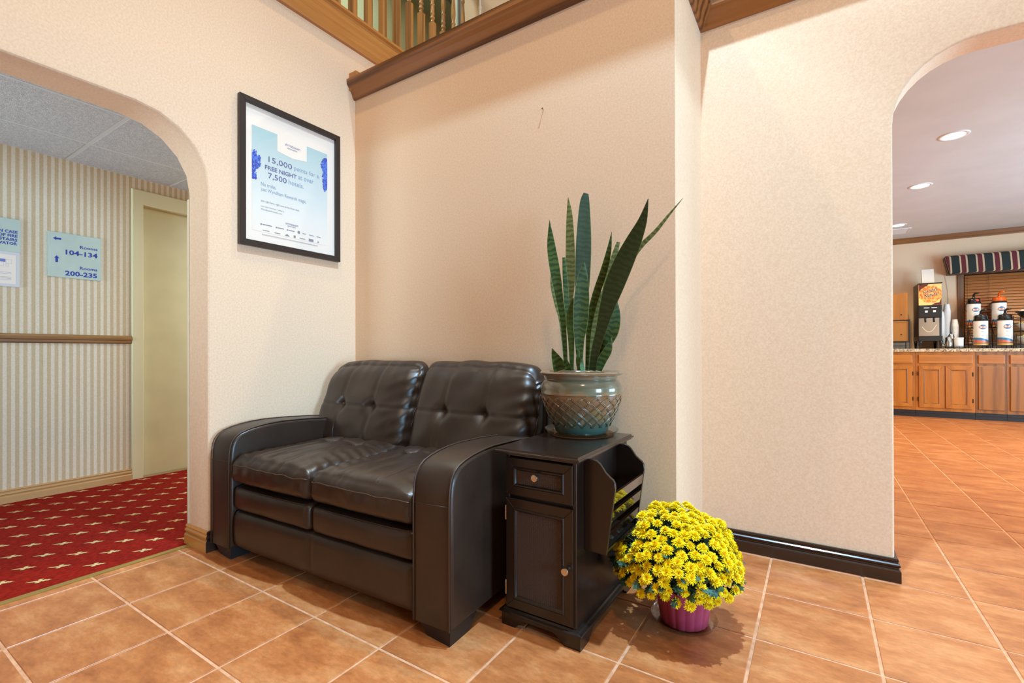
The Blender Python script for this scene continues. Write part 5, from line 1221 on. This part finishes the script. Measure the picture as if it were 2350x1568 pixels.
# coffee airpots on stepped wire racks
CRT = flat('airpot_white', srgb(232, 228, 224), 0.35); BLUE = flat('airpot_blue', srgb(40, 120, 170), 0.35); SALM = flat('airpot_salmon', srgb(206, 110, 84), 0.35); OVB = flat('logo_blue', srgb(62, 104, 150), 0.4); OVO = flat('logo_orange', srgb(214, 128, 84), 0.4); ORNG = flat('orange_plastic', srgb(214, 92, 16), 0.3)
YEL = flat('airpot_yellow', srgb(226, 176, 90), 0.4)
def airpot(x, y, z, lab, lidm, dot=False):
    R_, Hb = 0.076, 0.345
    t = thing('coffee_airpot', lab, 'airpot', (x, y, z), 0, 'coffee airpots on the wire racks')
    L = lambda prof, n=28: lathe(BMX[0], prof, (x, y, z), n)
    BMX = [BM()]; L([(0, 0), (R_ * 0.95, 0), (R_, 0.006), (R_, Hb)]); body = obj('body', BMX[0], CRT, t); smooth_by_angle(body, 50)
    def band(fn0, fn1, mat_, a0=-PI, a1=0.0, rr=0.0006, n=24):
        bm = BM(); prev = None
        for k in range(n + 1):
            a = a0 + (a1 - a0) * k / n; u = k / n
            cur = [bm.verts.new((x + (R_ + rr) * math.cos(a), y + (R_ + rr) * math.sin(a), z + f(u))) for f in (fn0, fn1)]
            if prev: bm.faces.new([prev[0], cur[0], cur[1], prev[1]])
            prev = cur
        obj('label_band', bm, mat_, body)
    w0 = lambda u: 0.105 - 0.055 * u + 0.02 * math.sin(u * PI); w1 = lambda u: 0.082 - 0.052 * u + 0.012 * math.sin(u * PI)
    band(w1, w0, BLUE); band(lambda u: 0.028, w1, SALM); band(lambda u: 0.004, lambda u: 0.028, YEL)
    # oval emblem
    for rr, hh, aa, mat_, zc in ((0.0008, 0.034, 0.50, OVB, 0.255), (0.0012, 0.013, 0.58, OVO, 0.252)):
        bm = BM(); c = bm.verts.new((x, y - R_ - rr, z + zc)); ring = []
        for k in range(24):
            a = 2 * PI * k / 24; th = -PI / 2 + aa * math.cos(a) + 0.12; ring.append(bm.verts.new((x + (R_ + rr) * math.cos(th), y + (R_ + rr) * math.sin(th), z + zc + hh * math.sin(a))))
        c.co = Vector((x + (R_ + rr) * math.cos(-PI / 2 + 0.12), y + (R_ + rr) * math.sin(-PI / 2 + 0.12), z + zc))
        for k in range(24): bm.faces.new([c, ring[k], ring[(k + 1) % 24]])
        obj('emblem', bm, mat_, body)
    bm = BM()
    for zc, hw_ in ((0.195, 0.26), (0.183, 0.18), (0.135, 0.2)):
        prev = None
        for k in range(7):
            th = -PI / 2 + 0.12 + hw_ * (2 * k / 6 - 1); cur = [bm.verts.new((x + (R_ + 0.0008) * math.cos(th), y + (R_ + 0.0008) * math.sin(th), z + zc + q)) for q in (0, 0.004)]
            if prev: bm.faces.new([prev[0], cur[0], cur[1], prev[1]])
            prev = cur
    tag(obj('print_lines', bm, INKG, body), kind='stuff')
    BMX[0] = BM(); L([(R_ + 0.002, Hb - 0.004), (R_ + 0.004, Hb), (R_ + 0.003, Hb + 0.02), (R_ - 0.006, Hb + 0.024), (0, Hb + 0.024)]); smooth_by_angle(obj('collar', BMX[0], BLK, t), 50)
    BMX[0] = BM(); L([(R_ - 0.004, Hb + 0.024), (R_ - 0.004, Hb + 0.062), (R_ - 0.014, Hb + 0.078), (0.02, Hb + 0.086), (0.016, Hb + 0.10), (0, Hb + 0.10)]); lid = obj('lid', BMX[0], lidm, t); smooth_by_angle(lid, 50)
    bm = BM(); tube(bm, [(x, y, z + Hb + 0.09), (x, y - 0.004, z + Hb + 0.13), (x + 0.012, y - 0.02, z + Hb + 0.150), (x + 0.045, y - 0.045, z + Hb + 0.152)], [0.013, 0.013, 0.014, 0.012], 10); obj('pump_handle', bm, lidm, t, True)
    bm = BM(); tube(bm, catmull([Vector((x - R_ - 0.003, y, z + Hb)), Vector((x - R_ - 0.020, y - 0.02, z + Hb - 0.04)), Vector((x - R_ - 0.018, y - 0.02, z + Hb - 0.09)), Vector((x - R_ - 0.003, y, z + Hb - 0.11))], 4), 0.004, 6); obj('bail', bm, BLK, t, True)
    bm = BM(); box(bm, x + 0.012, x + 0.032, y - R_ - 0.032, y - R_ + 0.004, z + Hb - 0.002, z + Hb + 0.016, 0.004, 1); obj('spout', bm, BLK, t)
    if dot:
        bm = BM(); lathe(bm, [(0.017, 0), (0.015, 0.004), (0, 0.005)], (0, 0, 0), 16); bmesh.ops.rotate(bm, verts=bm.verts[:], matrix=Matrix.Rotation(PI / 2, 3, 'X')); bmesh.ops.translate(bm, verts=bm.verts[:], vec=(x + 0.025, y - R_ + 0.001, z + Hb + 0.045)); obj('red_button', bm, flat('red_plastic', srgb(206, 40, 24), 0.4), lid)
RK = [(1.953, 'left'), (2.203, 'right')]
for i, (xr, _) in enumerate(RK):
    t = thing('airpot_rack', ('left' if i == 0 else 'right') + ' black wire stepped rack holding coffee airpots', 'rack', (xr, 9.3, ZK), 0, 'wire airpot racks')
    bm = BM()
    for zl, ya, yb in ((ZK + 0.040, 9.10, 9.29), (ZK + 0.300, 9.32, 9.50)):
        for dz in (0.0, 0.035): tube(bm, [(xr - 0.095, ya, zl + dz), (xr + 0.095, ya, zl + dz), (xr + 0.095, yb, zl + dz), (xr - 0.095, yb, zl + dz)], 0.004, 6, closed=True)
        for k in range(6): tube(bm, [(xr - 0.09 + 0.036 * k, ya, zl), (xr - 0.09 + 0.036 * k, yb, zl)], 0.003, 5)
    for x in (xr - 0.095, xr + 0.095):
        tube(bm, [(x, 9.11, ZK + 0.004), (x, 9.10, ZK + 0.20)], 0.005, 6); tube(bm, [(x, 9.29, ZK + 0.004), (x, 9.315, ZK + 0.33), (x + 0.012, 9.30, ZK + 0.42), (x + 0.03, 9.30, ZK + 0.33)], 0.005, 6); tube(bm, [(x, 9.50, ZK + 0.004), (x, 9.50, ZK + 0.52)], 0.005, 6); tube(bm, [(x, 9.10, ZK + 0.075), (x, 9.32, ZK + 0.30)], 0.004, 6)
    tag(obj('wire_frame', bm, WIREM, t), kind='stuff')
airpot(1.967, 9.195, ZK + 0.046, 'front left white coffee airpot with black lid', BLK); airpot(2.212, 9.195, ZK + 0.046, 'front right white coffee airpot with black lid', BLK)
airpot(1.940, 9.41, ZK + 0.306, 'rear left white airpot with a red dot on its black lid', BLK, True); airpot(2.205, 9.41, ZK + 0.306, 'rear white airpot with an orange decaf lid', ORNG)
# tiered bowls at the right edge of the view
bs = thing('bowl_stand', 'tiered wire stand carrying bowls at the right edge of the counter', 'stand', (2.45, 9.3, ZK))
bm = BM()
for x, y in ((2.355, 9.16), (2.355, 9.44), (2.57, 9.44), (2.57, 9.16)): tube(bm, [(x, y, ZK + 0.004), (x, y, ZK + 0.46)], 0.005, 6)
for z in (ZK + 0.05, ZK + 0.24, ZK + 0.41): tube(bm, [(2.355, 9.16, z), (2.57, 9.16, z), (2.57, 9.44, z), (2.355, 9.44, z)], 0.004, 6, closed=True)
tag(obj('wire_frame', bm, WIREM, bs), kind='stuff')
rb = random.Random(9)
for z, c1, lab, lab2 in ((ZK + 0.412, srgb(230, 226, 224), 'dark bowl on the top tier at the right edge', 'crumpled white napkins heaped in the top bowl'), (ZK + 0.242, srgb(222, 204, 140), 'white bowl on the middle tier at the right edge', 'pale yellow wrapped packets heaped in the middle bowl'), (ZK + 0.055, srgb(220, 214, 160), 'white bowl on the lowest tier at the right edge', 'pale packets heaped in the lowest bowl')):
    x, y = 2.468, 9.28
    bm = BM(); lathe(bm, [(0, 0), (0.06, 0), (0.105, 0.05), (0.135, 0.095), (0.140, 0.098), (0.130, 0.093), (0.098, 0.052), (0.055, 0.010), (0, 0.010)], (x, y, z), 28); bo = obj('bowl', bm, BLK if 'top' in lab else WHT); smooth_by_angle(bo, 60); tag(bo, lab, 'bowl', 'bowls on the tiered stand')
    bm = BM()
    for k in range(60):
        a = rb.uniform(0, 2 * PI); q = math.sqrt(rb.random()) * 0.105; p = Vector((x + q * math.cos(a), y + q * math.sin(a), z + 0.075 + 0.055 * (1 - (q / 0.11) ** 2) * rb.uniform(0.5, 1.1)))
        d = Vector((rb.uniform(-1, 1), rb.uniform(-1, 1), rb.uniform(-0.6, 0.6))).normalized(); s = d.orthogonal().normalized(); u = d.cross(s)
        bm.faces.new([bm.verts.new(p + v) for v in (d * 0.03 + s * 0.018, -d * 0.03 + s * 0.02, -d * 0.028 - s * 0.02 + u * 0.008, d * 0.03 - s * 0.016 + u * 0.006)])
    tag(obj('napkins' if 'napkins' in lab2 else 'packets', bm, flat('paper', c1, 0.7)), lab2, 'paper', None, 'stuff')
# hanging cord down the wall from the valance
t = thing('blind_cord', 'thin pale cord hanging beside the dispenser from the valance', 'cord', (1.66, 9.59, 1.3))
bm = BM(); tube(bm, catmull([Vector((1.665, 9.585, 2.11)), Vector((1.690, 9.59, 1.9)), Vector((1.700, 9.59, 1.72)), Vector((1.685, 9.59, 1.58)), Vector((1.66, 9.59, 1.50))], 6), 0.003, 5); obj('strand', bm, CREAM, t)
